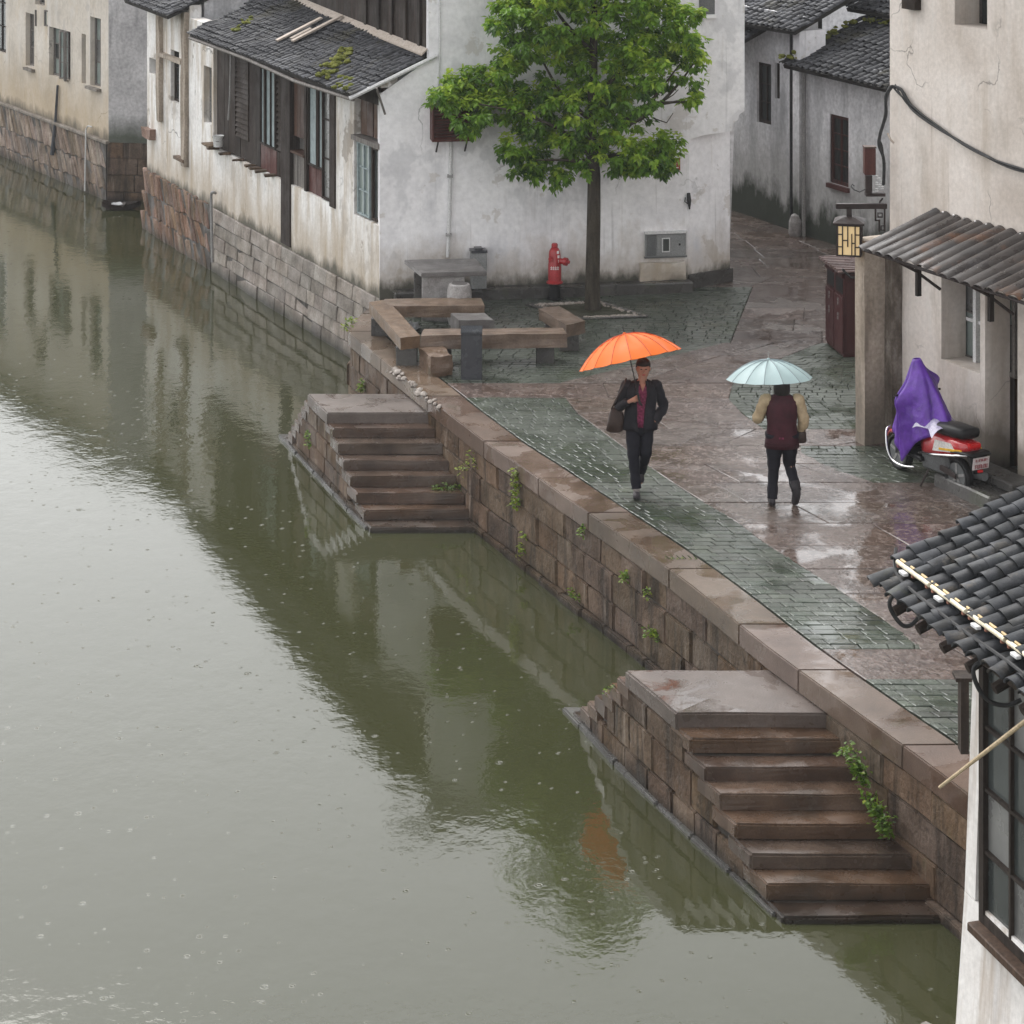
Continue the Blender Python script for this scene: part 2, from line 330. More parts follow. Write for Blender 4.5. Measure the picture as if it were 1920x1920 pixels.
m['moss'] = surf('yellow_green_moss', [(.07, .085, .015), (.15, .165, .03), (.24, .23, .05)], 16, rough=(.8, .9), bump=.6, bscale=60, vary=.15, translucent=.25)
m['sheet'] = surf('weathered_corrugated_sheet', [(.018, .015, .015), (.034, .028, .026), (.058, .048, .044)], 2.2, (1, 1, 1), rough=(.22, .5), bump=.15, bscale=40, vary=.1, spec=.35, coat=0.0,
    stains=[((.13, .06, .03), 1.8, (1, 1, 1), .55, .68, .7), ((.05, .05, .055), 2.6, (1, 1, 1), .55, .68, .6), ((.34, .33, .32), 30, (1, 1, 1), .69, .72, .8)])
m['black'] = surf('black_rubber', [(.012, .012, .013)], 1, rough=(.4, .4), bump=0, vary=0, fine=0)
m['cable'] = surf('black_cable', [(.02, .02, .021), (.045, .045, .046)], 20, rough=(.45, .6), bump=0, vary=.2, fine=0)
m['dark_metal'] = surf('dark_painted_iron', [(.022, .016, .015), (.04, .028, .026)], 9, rough=(.4, .6), bump=.1, vary=.1)
m['bin'] = surf('maroon_bin_paint', [(.040, .013, .014), (.060, .021, .021)], 2.2, (2, 2, .5), rough=(.38, .55), bump=.08, bscale=60, vary=.12)
m['bin_roof'] = surf('bin_roof_paint', [(.10, .065, .06), (.16, .115, .108)], 4, rough=(.2, .4), bump=.1, vary=.15)
m['steel'] = surf('grey_cabinet_steel', [(.20, .205, .205), (.26, .265, .265)], 3, rough=(.35, .5), bump=.05, vary=.05)
m['steel_dark'] = surf('dark_cabinet_steel', [(.10, .105, .107), (.14, .145, .147)], 3, rough=(.35, .5), bump=.05, vary=.05)
m['chrome'] = surf('chromed_tube', [(.6, .6, .6)], 1, rough=(.15, .15), bump=0, vary=0, fine=0, metal=1.0)
m['pvc'] = surf('white_pvc', [(.55, .55, .55), (.64, .64, .64)], 5, rough=(.4, .55), bump=0, vary=.05)
m['grey_pipe'] = surf('grey_pipe', [(.22, .22, .22), (.32, .31, .30)], 5, rough=(.5, .6), bump=0, vary=.1)
m['dark_pipe'] = surf('dark_blue_pipe', [(.05, .055, .065), (.09, .095, .105)], 5, rough=(.4, .6), bump=0, vary=.1)
m['hydrant'] = surf('red_hydrant_paint', [(.30, .022, .026), (.42, .03, .035)], 5, rough=(.3, .45), bump=.08, spec=.5, vary=0)
m['white_paint'] = surf('white_paint', [(.72, .70, .69)], 1, rough=(.5, .5), bump=0, vary=0, fine=0)
m['sign'] = surf('brown_red_sign', [(.25, .065, .035), (.30, .085, .045)], 5, rough=(.4, .5), bump=0, vary=0)
m['glass_dark'] = surf('dim_window_glass', [(.035, .04, .04), (.06, .068, .066)], 2, rough=(.06, .15), bump=0, spec=.5, vary=.2, fine=0)
m['glass_dust'] = surf('dusty_window_glass', [(.10, .10, .098), (.17, .17, .165)], 2, rough=(.2, .45), bump=0, spec=.5, vary=.15, fine=0)
m['glass_green'] = surf('pale_green_glass', [(.20, .24, .225), (.30, .345, .325)], 2, rough=(.08, .2), bump=0, spec=.5, vary=.12, fine=0)
m['curtain'] = surf('pale_blue_curtain', [(.22, .27, .28), (.33, .385, .395)], 3, (6, 6, .4), rough=(.7, .8), bump=.3, bscale=8, bstretch=(3, 3, .2), vary=.12)
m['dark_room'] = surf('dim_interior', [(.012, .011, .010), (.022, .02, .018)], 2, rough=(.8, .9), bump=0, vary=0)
m['lamp_paper'] = None
m['bamboo'] = surf('pale_bamboo', [(.42, .33, .21), (.55, .44, .30)], 5, (1, 1, 4), rough=(.4, .55), bump=.1, vary=0)
m['tube_white'] = surf('cream_tube_lens', [(.62, .55, .40), (.72, .66, .52)], 3, rough=(.2, .35), bump=0, vary=.06)
m['gold'] = surf('brassy_tube_body', [(.36, .26, .13), (.48, .36, .20)], 6, rough=(.3, .45), bump=0, vary=.1, metal=.4)
m['copper'] = surf('copper_clip', [(.24, .11, .075), (.34, .17, .12)], 9, rough=(.35, .5), bump=0, vary=.15)
# people and their things
m['skin'] = surf('skin', [(.33, .17, .12), (.42, .23, .165)], 8, rough=(.5, .6), bump=0, vary=0, fine=0)
m['hair'] = surf('black_hair', [(.008, .007, .007), (.02, .017, .016)], 30, (1, 1, .2), rough=(.35, .5), bump=.3, bscale=80, bstretch=(1, 1, .15), vary=0)
m['jacket'] = surf('charcoal_jacket', [(.009, .009, .012), (.018, .017, .022)], 8, rough=(.6, .8), bump=.35, bscale=14, bdist=.02, vary=0)
m['trousers'] = surf('black_trousers', [(.005, .005, .009), (.010, .010, .016)], 8, rough=(.6, .8), bump=.3, bscale=12, bdist=.02, vary=0)
m['shirt'] = surf('magenta_patterned_shirt', [(.045, .008, .018), (.14, .018, .05), (.26, .05, .12)], 40, rough=(.6, .8), bump=.2, vary=0)
m['vest'] = surf('burgundy_vest', [(.030, .007, .011), (.055, .013, .02)], 6, rough=(.6, .8), bump=.4, bscale=12, bdist=.02, vary=0)
m['sleeve'] = surf('tan_sleeve', [(.33, .25, .15), (.46, .36, .24)], 6, rough=(.6, .8), bump=.4, bscale=14, bdist=.02, vary=0)
m['leather'] = surf('dark_brown_leather', [(.028, .018, .015), (.055, .036, .03)], 10, rough=(.4, .55), bump=.25, bscale=50, vary=0)
m['shoe'] = surf('dark_shoe', [(.02, .018, .02), (.04, .035, .04)], 8, rough=(.4, .6), bump=0, vary=0)
m['shoe_grey'] = surf('grey_trim', [(.18, .165, .16)], 1, rough=(.6, .6), bump=0, vary=0)
m['orange'] = surf('orange_umbrella_cloth', [(.78, .135, .007), (.86, .175, .010)], 2, rough=(.35, .5), bump=.08, bscale=40, vary=0, fine=0, translucent=.25)
m['seam_orange'] = surf('orange_seam', [(.42, .05, .008)], 2, rough=(.5, .5), bump=0, vary=0, fine=0)
m['seam_grey'] = surf('grey_seam', [(.20, .25, .27)], 2, rough=(.5, .5), bump=0, vary=0, fine=0)
m['mint'] = surf('pale_mint_umbrella_cloth', [(.40, .53, .54), (.47, .60, .61)], 2, rough=(.35, .5), bump=.08, bscale=40, vary=0, fine=0, translucent=.3)
m['purple'] = surf('purple_raincoat', [(.10, .030, .30), (.15, .05, .40)], 3, rough=(.3, .45), bump=.45, bscale=9, bdist=.03, spec=.5, vary=0, translucent=.12)
m['clear_film'] = surf('milky_clear_film', [(.25, .22, .34), (.36, .34, .45)], 5, rough=(.12, .25), bump=.2, spec=.5, vary=0)
m['scooter_red'] = surf('scooter_red_paint', [(.36, .016, .02), (.42, .022, .026)], 3, rough=(.22, .32), bump=0, spec=.5, vary=0, coat=.5)
m['scooter_white'] = surf('scooter_white_decal', [(.62, .60, .58)], 2, rough=(.3, .3), bump=0, vary=0)
m['yellow'] = surf('yellow_decal', [(.70, .42, .04)], 2, rough=(.35, .35), bump=0, vary=0)
m['plate'] = surf('number_plate_white', [(.60, .54, .54)], 2, rough=(.4, .4), bump=0, spec=.5, vary=0)
m['plate_ink'] = surf('number_plate_ink', [(.30, .10, .11)], 2, rough=(.5, .5), bump=0, vary=0)
m['tail_light'] = surf('red_lens', [(.55, .012, .014)], 2, rough=(.12, .12), bump=0, vary=0, fine=0, coat=.5)
m['plastic_bag'] = surf('white_plastic_bag', [(.55, .55, .56), (.72, .72, .73)], 20, rough=(.3, .45), bump=.5, bscale=60, vary=0)
# plants
m['bark'] = surf('dark_wet_bark', [(.022, .018, .013), (.045, .037, .027), (.075, .064, .048)], 8, (2, 2, .4), rough=(.5, .75), bump=.8, bscale=22, bstretch=(2, 2, .4), bdist=.02, vary=0)
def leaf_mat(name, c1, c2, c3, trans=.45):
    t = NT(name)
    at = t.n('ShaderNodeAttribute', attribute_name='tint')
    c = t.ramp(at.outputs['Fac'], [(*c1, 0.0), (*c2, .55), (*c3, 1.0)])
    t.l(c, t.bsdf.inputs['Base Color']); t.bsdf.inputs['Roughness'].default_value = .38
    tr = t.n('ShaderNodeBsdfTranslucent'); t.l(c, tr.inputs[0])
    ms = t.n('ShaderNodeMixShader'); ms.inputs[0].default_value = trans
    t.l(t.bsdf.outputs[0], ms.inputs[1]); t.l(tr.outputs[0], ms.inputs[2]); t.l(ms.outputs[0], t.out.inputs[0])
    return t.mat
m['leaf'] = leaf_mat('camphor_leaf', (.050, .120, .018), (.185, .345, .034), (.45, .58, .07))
m['weed'] = leaf_mat('weed_leaf', (.045, .10, .015), (.14, .24, .03), (.33, .38, .05))

# glowing paper of the street lantern
t = NT('lantern_paper'); t.bsdf.inputs['Base Color'].default_value = (.72, .55, .30, 1)
t.bsdf.inputs['Roughness'].default_value = .7
t.bsdf.inputs['Emission Color'].default_value = (1, .70, .34, 1); t.bsdf.inputs['Emission Strength'].default_value = .10
m['lamp_paper'] = t.mat

# canal water: murky green body, rippled by rain
t = NT('canal_water')
t.bsdf.inputs['Base Color'].default_value = (.038, .040, .019, 1)
t.bsdf.inputs['IOR'].default_value = 1.45; t.bsdf.inputs['Roughness'].default_value = .05
big = t.noise(.55, (1.0, .55, 1), 3, .5)
mid = t.noise(2.6, (1.0, .8, 1), 3, .55)
fin = t.noise(11.0, (1.0, .9, 1), 3, .55)
calm = t.rng(t.noise(.16, (1, .7, 1), 2, .5), .38, .62, .35, 1.0)
h = t.math('ADD', t.math('MULTIPLY', big, .42), t.math('ADD', t.math('MULTIPLY', mid, .22), t.math('MULTIPLY', fin, .075)))
def rings(scale, seed, freq, keep):
    v = t.n('ShaderNodeTexVoronoi', feature='F1'); v.inputs['Scale'].default_value = scale; v.inputs['Randomness'].default_value = 1
    mp = t.n('ShaderNodeMapping'); mp.inputs['Location'].default_value = (seed, seed * 1.7, 0); mp.inputs['Scale'].default_value = (1, 1, 0)
    t.l(t.pos, mp.inputs[0]); t.l(mp.outputs[0], v.inputs['Vector'])
    sp = t.n('ShaderNodeSeparateColor'); t.l(v.outputs['Color'], sp.inputs[0])
    d = v.outputs['Distance']
    rad = t.rng(sp.outputs[1], 0, 1, .05, .20)              # each drop's ring has its own age
    w = t.math('MULTIPLY', t.math('SINE', t.math('MULTIPLY', d, freq)), t.rng(d, 0.0, rad, 1.0, 0.0))
    return t.math('MULTIPLY', w, t.math('GREATER_THAN', sp.outputs[0], keep))
rg = t.math('ADD', rings(3.6, 0.0, 60, .45), t.math('ADD', rings(5.0, 5.3, 70, .5), rings(6.5, 9.1, 80, .5)))
b1 = t.bump(h, t.math('MULTIPLY', calm, .52), .05)
b2 = t.bump(rg, .32, .006, b1)
t.l(b2, t.bsdf.inputs['Normal'])
m['water'] = t.mat
# ------------------------------------------------------------------ the setting: water, ground, paving
WZ = -1.22                                    # water level below the quay
QPX = [(648, 616), (743, 694), (785, 728), (839, 773), (916, 832), (982, 875), (1059, 929), (1155, 994), (1248, 1059), (1329, 1121), (1400, 1180), (1458, 1226), (1523, 1272), (1591, 1322), (1693, 1394), (1800, 1473)]
QP = [G(*p) for p in QPX]
QY = [p.y for p in QP][::-1]; QX = [p.x for p in QP][::-1]
def xq(Y):
    if Y < QY[0]: return QX[0] + (QY[0] - Y) * .337
    if Y > QY[-1]: return QX[-1] + (Y - QY[-1]) * (-2.12 - QX[-1]) / (37.2 - QY[-1])
    return float(np.interp(Y, QY, QX))
CA, CB = Vector((-2.07, 37.26)), Vector((-7.66, 49.2))      # canal front of the tiled house, near and far corner
AA = Vector((-8.99, 52.4)); AB = AA + Vector((-3.84, 6.4)).normalized() * 21      # canal front of the cream house
WC = Wall(CA, CB); WA = Wall(AA, AB)

w = MB(); w.add([(-160, -20, WZ), (40, -20, WZ), (40, 260, WZ), (-160, 260, WZ)], [(0, 1, 2, 3)])
o = w.build('canal_water', m['water']); tag(o, 'grey green canal water pricked by rain', 'water', kind='structure')
bed = MB(); bed.add([(-200, -40, -2.6), (200, -40, -2.6), (200, 300, -2.6), (-200, 300, -2.6)], [(0, 1, 2, 3)])
tag(bed.build('canal_bed', m['soil']), 'muddy bed under the canal water', 'canal bed', kind='structure')

edge = [(xq(y) + .25, y) for y in np.arange(2, 37.2, 1.0)] + [(-1.95, 37.4), (CB.x + .2, CB.y + .2), (-8.2, 52.6), (AB.x + .3, AB.y + .2), (AB.x - 20, 250), (160, 250), (160, -20), (xq(2) + 6, -20)]
g = MB(); g.prism([(x, y, -.60) for x, y in edge], (0, 0, .56))
pave = g.build('pavement', m['dark_joint']); tag(pave, 'wet stone paved lane along the quay', 'pavement', kind='structure')

LEFT_R = [(745, 1060), (775, 1083), (840, 1172), (890, 1240), (930, 1300), (977, 1381), (1016, 1432), (1107, 1575), (1208, 1726)]
RIGHT_L = [(640, 1545), (671, 1466), (690, 1420), (720, 1372), (750, 1366), (780, 1398), (813, 1445)]
RIGHT2_L = [(848, 1500), (880, 1560), (905, 1640)]
def tab(t, y): return float(np.interp(y, [a for a, b in t], [b for a, b in t]))
def xlim(Y):
    if Y < 29.5: return 4.75 + .466 * (29.5 - Y) + .15
    return min(7.2, 5.27 + .466 * (42.5 - Y) + .3) if Y < 42.5 else 5.27 - .466 * (Y - 42.5) + .3
def xleft(Y):
    if Y < 37.15: return xq(Y) + .485
    if Y < 37.9: return -2.0 + (Y - 37.15) * 4
    if Y < 38.7: return 2.4 + (Y - 37.9) * 1.3
    return 3.4
def zones(Y, Yb):
    """list of (x0, x1, kind) across one line of paving"""
    y, yy = F * HC / Yb + YH, F * HC / Y + YH      # the block decides the pattern, the line its edges
    a, b = xleft(Y), max(xlim(Y), xleft(Y) + .3)
    px = lambda x: (x - 960) * Y / F
    if y > 1300: return [(a, b, 'g')]
    if y > 1208: return [(a, b, 'r')]
    if y > 745:
        x1 = min(max(px(tab(LEFT_R, yy)), a), b); out = [(a, x1, 'g')]
        tb = RIGHT_L if y < 813 else RIGHT2_L if 848 < y < 905 else None
        if tb:
            x2 = min(max(px(tab(tb, yy)), x1), b); out += [(x1, x2, 'r'), (x2, b, 'g')]
        else: out += [(x1, b, 'r')]
        return out
    if y > 706:
        x2 = min(max(px(tab(RIGHT_L, yy)), a), b); return [(a, x2, 'r'), (x2, b, 'g')]
    if y > 640:
        x1 = min(max(px(1100 + (706 - yy) * 4.1), a), b); x2 = min(max(px(tab(RIGHT_L, yy)), x1), b)
        return [(a, x1, 'g'), (x1, x2, 'r'), (x2, b, 'g')]
    if y > 545:
        x1 = min(max(px(1370 + (640 - yy) * .4), a), b); return [(a, x1, 'g'), (x1, b, 'r')]
    return [(a, b, 'r')]
def slab(mb, q, z, gap, ch, tilt):
    """one paving piece: q = 4 plan corners (counter-clockwise), chamfered and slightly tilted"""
    c = sum((Vector(p) for p in q), Vector((0, 0))) / 4
    def ins(d):
        r = []
        for p in q:
            p = Vector(p); v = p - c
            r.append(Vector((p.x - math.copysign(min(d, abs(v.x) * .8), v.x), p.y - math.copysign(min(d, abs(v.y) * .8), v.y))))
        return r
    tx, ty = random.uniform(-tilt, tilt), random.uniform(-tilt, tilt)
    h = lambda p, b: z + b + (p.x - c.x) * tx + (p.y - c.y) * ty
    a, b = ins(gap), ins(gap + ch)
    vs = [(p.x, p.y, -.05) for p in a] + [(p.x, p.y, h(p, -ch * .8)) for p in a] + [(p.x, p.y, h(p, 0)) for p in b]
    fs = [(i, (i + 1) % 4, (i + 1) % 4 + 4, i + 4) for i in range(4)] + [(i + 4, (i + 1) % 4 + 4, (i + 1) % 4 + 8, i + 8) for i in range(4)] + [(8, 9, 10, 11)]
    mb.add(vs, fs)
pieces = []           # (distance, kind, quad)
FR, SR = .75, .125
Y = 17.2
while Y < 47:
    for kind, step, wlo, whi in (('r', FR, .9, 2.1), ('g', SR, .17, .27)):
        n = int(round(FR / step))
        for i in range(n):
            y0, y1 = Y + i * step, Y + (i + 1) * step
            za, zb = zones(y0, Y + FR / 2), zones(y1, Y + FR / 2)
            for (a0, b0, k), (a1, b1, _) in zip(za, zb):
                L = (b0 - a0 + b1 - a1) / 2
                if k != kind or L < .02: continue
                s = 0.0; cuts = [0.0]
                off = random.uniform(.3, 1)
                while s < L - wlo * .5:
                    s += random.uniform(wlo, whi) * (off if s == 0 else 1); cuts.append(min(s, L))
                if cuts[-1] < L: cuts.append(L)
                for c0, c1 in zip(cuts, cuts[1:]):
                    f0, f1 = c0 / L, c1 / L
                    q = [(a0 + (b0 - a0) * f0, y0), (a0 + (b0 - a0) * f1, y0), (a1 + (b1 - a1) * f1, y1), (a1 + (b1 - a1) * f0, y1)]
                    pieces.append(((y0 + abs(q[0][0]) * .2), k, q))
    Y += FR
for kind, nm, rest, mat_, gap, ch, jz, tl in (('r', 'flagstone', 'flagstone_field', 'red_flag', .004, .008, .004, .005), ('g', 'sett', 'sett_field', 'green_sett', .005, .007, .004, .014)):
    ps = sorted([p for p in pieces if p[1] == kind])
    vis = [p for p in ps if -0.30 < p[2][0][0] / p[2][0][1] < .225]
    hid = [p for p in ps if p not in vis] if len(ps) < 900 else [p for p in ps if not (-0.30 < p[2][0][0] / p[2][0][1] < .225)]
    k = 0
    far = MB()
    for p in vis:
        if k < 300 and p[0] < (60 if kind == 'r' else 30):
            b = MB(); slab(b, p[2], random.uniform(-jz, jz), gap, ch, tl); b.build(nm, m[mat_], pave); k += 1
        else: slab(far, p[2], random.uniform(-jz, jz), gap, ch, tl)
    for p in hid: slab(far, p[2], random.uniform(-jz, jz), gap, ch, tl)
    if far.v:
        o = far.build(rest, m[mat_], pave); o['kind'] = 'stuff'

# ------------------------------------------------------------------ quay wall with coping, block by block
qw = thing('quay_wall', 'brown stone quay wall with broad coping running along the lane', 'quay wall', (xq(24), 24, WZ))
def qn(Y):
    d = Vector((xq(Y + .2) - xq(Y - .2), .4)).normalized(); return Vector((-d.y, d.x))
Y = 16.6
while Y < 36.9:                       # coping slabs
    L = random.uniform(1.1, 2.1); y1 = min(Y + L, 37.1)
    b = MB(); n_ = max(2, int(L / .5)); dz = random.uniform(-.004, .006); wd = .475
    ra = []
    for i in range(n_ + 1):
        y = Y + .004 + (y1 - Y - .008) * i / n_; x = xq(y) - .02
        ra.append([Vector((x, y, -.215)), Vector((x + wd, y, -.215)), Vector((x + wd, y, dz + .004)), Vector((x, y, dz + .004))])
    b.loft(ra); b.build('coping_stone', m['coping'], qw, bevel=.012, seg=2, rough=.004, rscale=6)
    Y = y1
courses = [(-.22, -.50), (-.50, -.83), (-.83, -1.13), (-1.13, -1.55)]
for ci, (zt, zb) in enumerate(courses):
    Y = 16.6 + random.uniform(0, .5)
    while Y < 37.0:
        L = random.choice([random.uniform(.3, .6), random.uniform(.5, 1.0), random.uniform(.8, 1.3)]); y1 = min(Y + L, 37.1); out = random.uniform(-.022, .018) + (.055 if ci == 3 else 0)
        b = MB(); rr = []
        for i in range(3):
            y = Y + .003 + (y1 - Y - .006) * i / 2; n2 = qn(y); x = xq(y) + n2.x * out; yy = y + n2.y * out
            rr.append([Vector((x, yy, zb + .003)), Vector((x + .35, yy, zb + .003)), Vector((x + .35, yy, zt - .003)), Vector((x, yy, zt - .003))])
        b.loft(rr); b.build('wall_block', m['quay_stone'], qw, bevel=.013, seg=2, rough=.014, rscale=6)
        Y = y1
core = MB(); core.loft([[Vector((xq(y) + .03, y, -1.6)), Vector((xq(y) + .5, y, -1.6)), Vector((xq(y) + .5, y, -.05)), Vector((xq(y) + .03, y, -.05))] for y in np.arange(16.6, 37.1, .5)])
core.build('mortar_core', m['dark_joint'], qw)
lump = MB()                            # broken pale edge above the far landing
for i in range(26):
    y = random.uniform(31.0, 33.0); r = random.uniform(.025, .06)
    lump.ball((xq(y) - .015 + random.uniform(-.03, .04), y, random.uniform(-.05, .015)), (r, r * 1.5, r * .7), 6, 4)
lump.build('broken_edge', m['pale_stone'], qw, rough=.02, rscale=12)

# ------------------------------------------------------------------ the two double flights of water stairs
def stair(label, yf, yb, wl, tf, tb, rise, ztop, n, seed):
    random.seed(seed)
    t_ = thing('water_stairs', label, 'stairs', (xq((yf + yb) / 2) - wl, (yf + yb) / 2, WZ), 'stone stairs down to the canal')
    xl = lambda y: xq(min(max(y, 17), 37)) - wl
    xr = lambda y: xq(min(max(y, 17), 37)) + .02
    def stone(name, mat, y0, y1, z0, z1, a, b_, bev=.012, rg=.006):
        b = MB(); b.hexa([(a(y0), y0, z0), (b_(y0), y0, z0), (b_(y1), y1, z0), (a(y1), y1, z0), (a(y0), y0, z1), (b_(y0), y0, z1), (b_(y1), y1, z1), (a(y1), y1, z1)])
        return b.build(name, m[mat], t_, bevel=bev * random.uniform(.9, 1.5), seg=2, rough=rg * 1.5, rscale=5, cuts=2 if name in ('step', 'landing_slab') else 0)
    stone('landing_slab', 'landing', yf, yb, ztop - .17, ztop, xl, xr, .014, .004)
    for i in range(1, n + 1):
        z = ztop - rise * i
        jit = random.uniform(-.02, .02)
        stone('step', 'step', yf - tf * i + jit, yf - tf * i + tf * 1.5, z - rise - .012, z + random.uniform(-.008, .006), lambda y: xl(y) + jit * .6, xr, .014, .008)
        stone('step', 'step', yb + tb * i - tb * 1.5, yb + tb * i, z - rise - .012, z, xl, xr)
    zt = ztop - .17
    while zt > -1.5:                   # side wall of squared blocks under the flights
        h = random.choice([.24, .30, .34]); zb = max(zt - h, -1.6)
        # how far this course may reach under the steps
        k0 = max(0, math.ceil((ztop - zt) / rise) - 1.4); k1 = max(0, math.ceil((ztop - zt) / rise) - 1.4)
        a, e = yf - tf * k0 + .03, yb + tb * k1 - .03
        y = a
        while y < e - .05:
            L = random.uniform(.32, .75); y1 = min(y + L, e)
            if e - y1 < .2: y1 = e
            pr = random.uniform(0.004, .016)
            stone('side_block', 'quay_stone', y + .004, y1 - .004, zb + .004, zt - .004, lambda q: xl(q) + pr, lambda q: xl(q) + .30, .012, .008)
            y = y1
        zt = zb
    cz = MB()
    prof = [(yf - tf * n - .0, -1.7)] + [p for i in range(n, -1, -1) for p in ((yf - tf * i + .05, ztop - rise * i - rise), (yf - tf * i + .05, ztop - rise * i - .03))] + \
           [p for i in range(0, n + 1) for p in ((yb + tb * i - .05, ztop - rise * i - .03), (yb + tb * i - .05, ztop - rise * i - rise))] + [(yb + tb * n, -1.7)]
    vs = [(xl(y) + .05, y, z) for y, z in prof] + [(xr(y) - .02, y, z) for y, z in prof]; k = len(prof)
    cz.add(vs, [tuple(range(k)), tuple(range(k, 2 * k))[::-1]] + [(i, (i + 1) % k, (i + 1) % k + k, i + k) for i in range(k)])
    cz.build('core', m['dark_joint'], t_)
    # ledge stones just above the water
    y = yf - tf * n + .1
    while y < yb + tb * n + .15:
        y1 = min(y + random.uniform(.6, 1.1), yb + tb * n + .2)
        stone('ledge_stone', 'ledge', y + .005, y1 - .005, -1.6, -1.175 + random.uniform(-.012, .008), lambda q: xl(q) - .035, lambda q: xl(q) + .22, .012, .012)
        y = y1 + .001
    return t_
stair('near wide water stairs of brown stone with weeds beside the steps', 21.46, 22.50, 1.38, .267, .19, .133, -.22, 7, 5)
stair('far water stairs of red brown stone with a chipped landing below the benches', 31.50, 32.47, 1.36, .268, .17, .133, -.22, 7, 9)
random.seed(3)

# ------------------------------------------------------------------ embankments under the canal houses
def embank(name, label, w_, u0, u1, zs, lens, mat, out=.04, skew=0.0, bev=.012, rg=.012):
    mid_ = w_.P((u0 + u1) / 2, WZ)
    t_ = thing(name, label, 'embankment', mid_)
    for zt, zb in zip(zs, zs[1:]):
        u = u0 - random.uniform(0, .3)
        while u < u1:
            L = random.uniform(*lens); a, c = max(u, u0), min(u + L, u1)
            if c - a > .06:
                o1 = out + random.uniform(-.015, .015); sk = skew * (zt - zb); j = lambda: random.uniform(-.02, .02) if skew else 0.0
                b = MB(); P = w_.P
                b.hexa([P(a + .005 + j(), zb + .005, o1), P(c - .005 + j(), zb + .005, o1), P(c - .005, zb + .005, -.25), P(a + .005, zb + .005, -.25),
                        P(a + .005 + sk + j(), zt - .005 + j(), o1 - .02), P(c - .005 + sk + j(), zt - .005 + j(), o1 - .02), P(c - .005, zt - .005, -.25), P(a + .005, zt - .005, -.25)])
                b.build('stone', m[mat], t_, bevel=bev, rough=rg, rscale=6)
            u += L
    b = MB(); b.wbox(w_, u0, u1, -1.7, zs[0] - .02, -.3, out - .03); b.build('mortar_core', m['dark_joint'], t_)
    return t_
ub = WC.u(397)
embank('embankment', 'pale squared stone embankment under the tiled house', WC, -.3, ub, [0, -.26, -.50, -.75, -.99, -1.5], (.35, .8), 'pale_stone')
embank('embankment', 'rust brown split stone embankment beyond the bent pipe', WC, ub, WC.L + .02, [0.04, -.42, -.86, -1.5], (.09, .22), 'rust_stone', .06, .60, .022, .05)
embank('embankment', 'long embankment of slanting split stones under the cream house', WA, 0.15, 20, [.06, -.50, -.98, -1.5], (.08, .19), 'rough_stone', .05, .65, .02, .05)
b = MB(); b.wbox(WA, 0, 20, .06, .13, -.2, .09); o = b.build('wall_ledge', m['pale_stone'], bevel=.01); tag(o, 'narrow stone ledge along the foot of the cream house', 'ledge')
WR = Wall((-8.99, 52.4), (-6.6, 52.0))
embank('embankment', 'dark red stone blocks in the recess between two houses', WR, -.05, 2.4, [.10, -.25, -.62, -1.0, -1.5], (.5, .9), 'quay_stone', .03)
# ------------------------------------------------------------------ building helpers
def wall_open(w_, u0, u1, z0, z1, o0, o1, holes, grid=.6):
    """solid wall slab on plane w_ between offsets o0 (back) and o1 (front) with rectangular holes"""
    us = sorted({u0, u1, *[h for x in holes for h in x[:2]]}); zs = sorted({z0, z1, *[h for x in holes for h in x[2:4]]})
    us = [u for u in us if u0 - 1e-6 <= u <= u1 + 1e-6]; zs = [z for z in zs if z0 - 1e-6 <= z <= z1 + 1e-6]
    solid = {}
    for i in range(len(us) - 1):
        for j in range(len(zs) - 1):
            cu, cz = (us[i] + us[i + 1]) / 2, (zs[j] + zs[j + 1]) / 2
            solid[i, j] = not any(h[0] < cu < h[1] and h[2] < cz < h[3] for h in holes)
    b = MB(); P = w_.P
    q = lambda *p: b.add(p, [(0, 1, 2, 3)])
    for (i, j), s_ in solid.items():
        if not s_: continue
        a, c, d, e = us[i], us[i + 1], zs[j], zs[j + 1]
        q(P(a, d, o1), P(c, d, o1), P(c, e, o1), P(a, e, o1)); q(P(c, d, o0), P(a, d, o0), P(a, e, o0), P(c, e, o0))
        if not solid.get((i - 1, j)): q(P(a, d, o0), P(a, d, o1), P(a, e, o1), P(a, e, o0))
        if not solid.get((i + 1, j)): q(P(c, d, o1), P(c, d, o0), P(c, e, o0), P(c, e, o1))
        if not solid.get((i, j - 1)): q(P(a, d, o0), P(c, d, o0), P(c, d, o1), P(a, d, o1))
        if not solid.get((i, j + 1)): q(P(a, e, o1), P(c, e, o1), P(c, e, o0), P(a, e, o0))
    return b
def ur(w_, xa, xb):
    a, b = w_.u(xa), w_.u(xb); return (a, b) if a < b else (b, a)
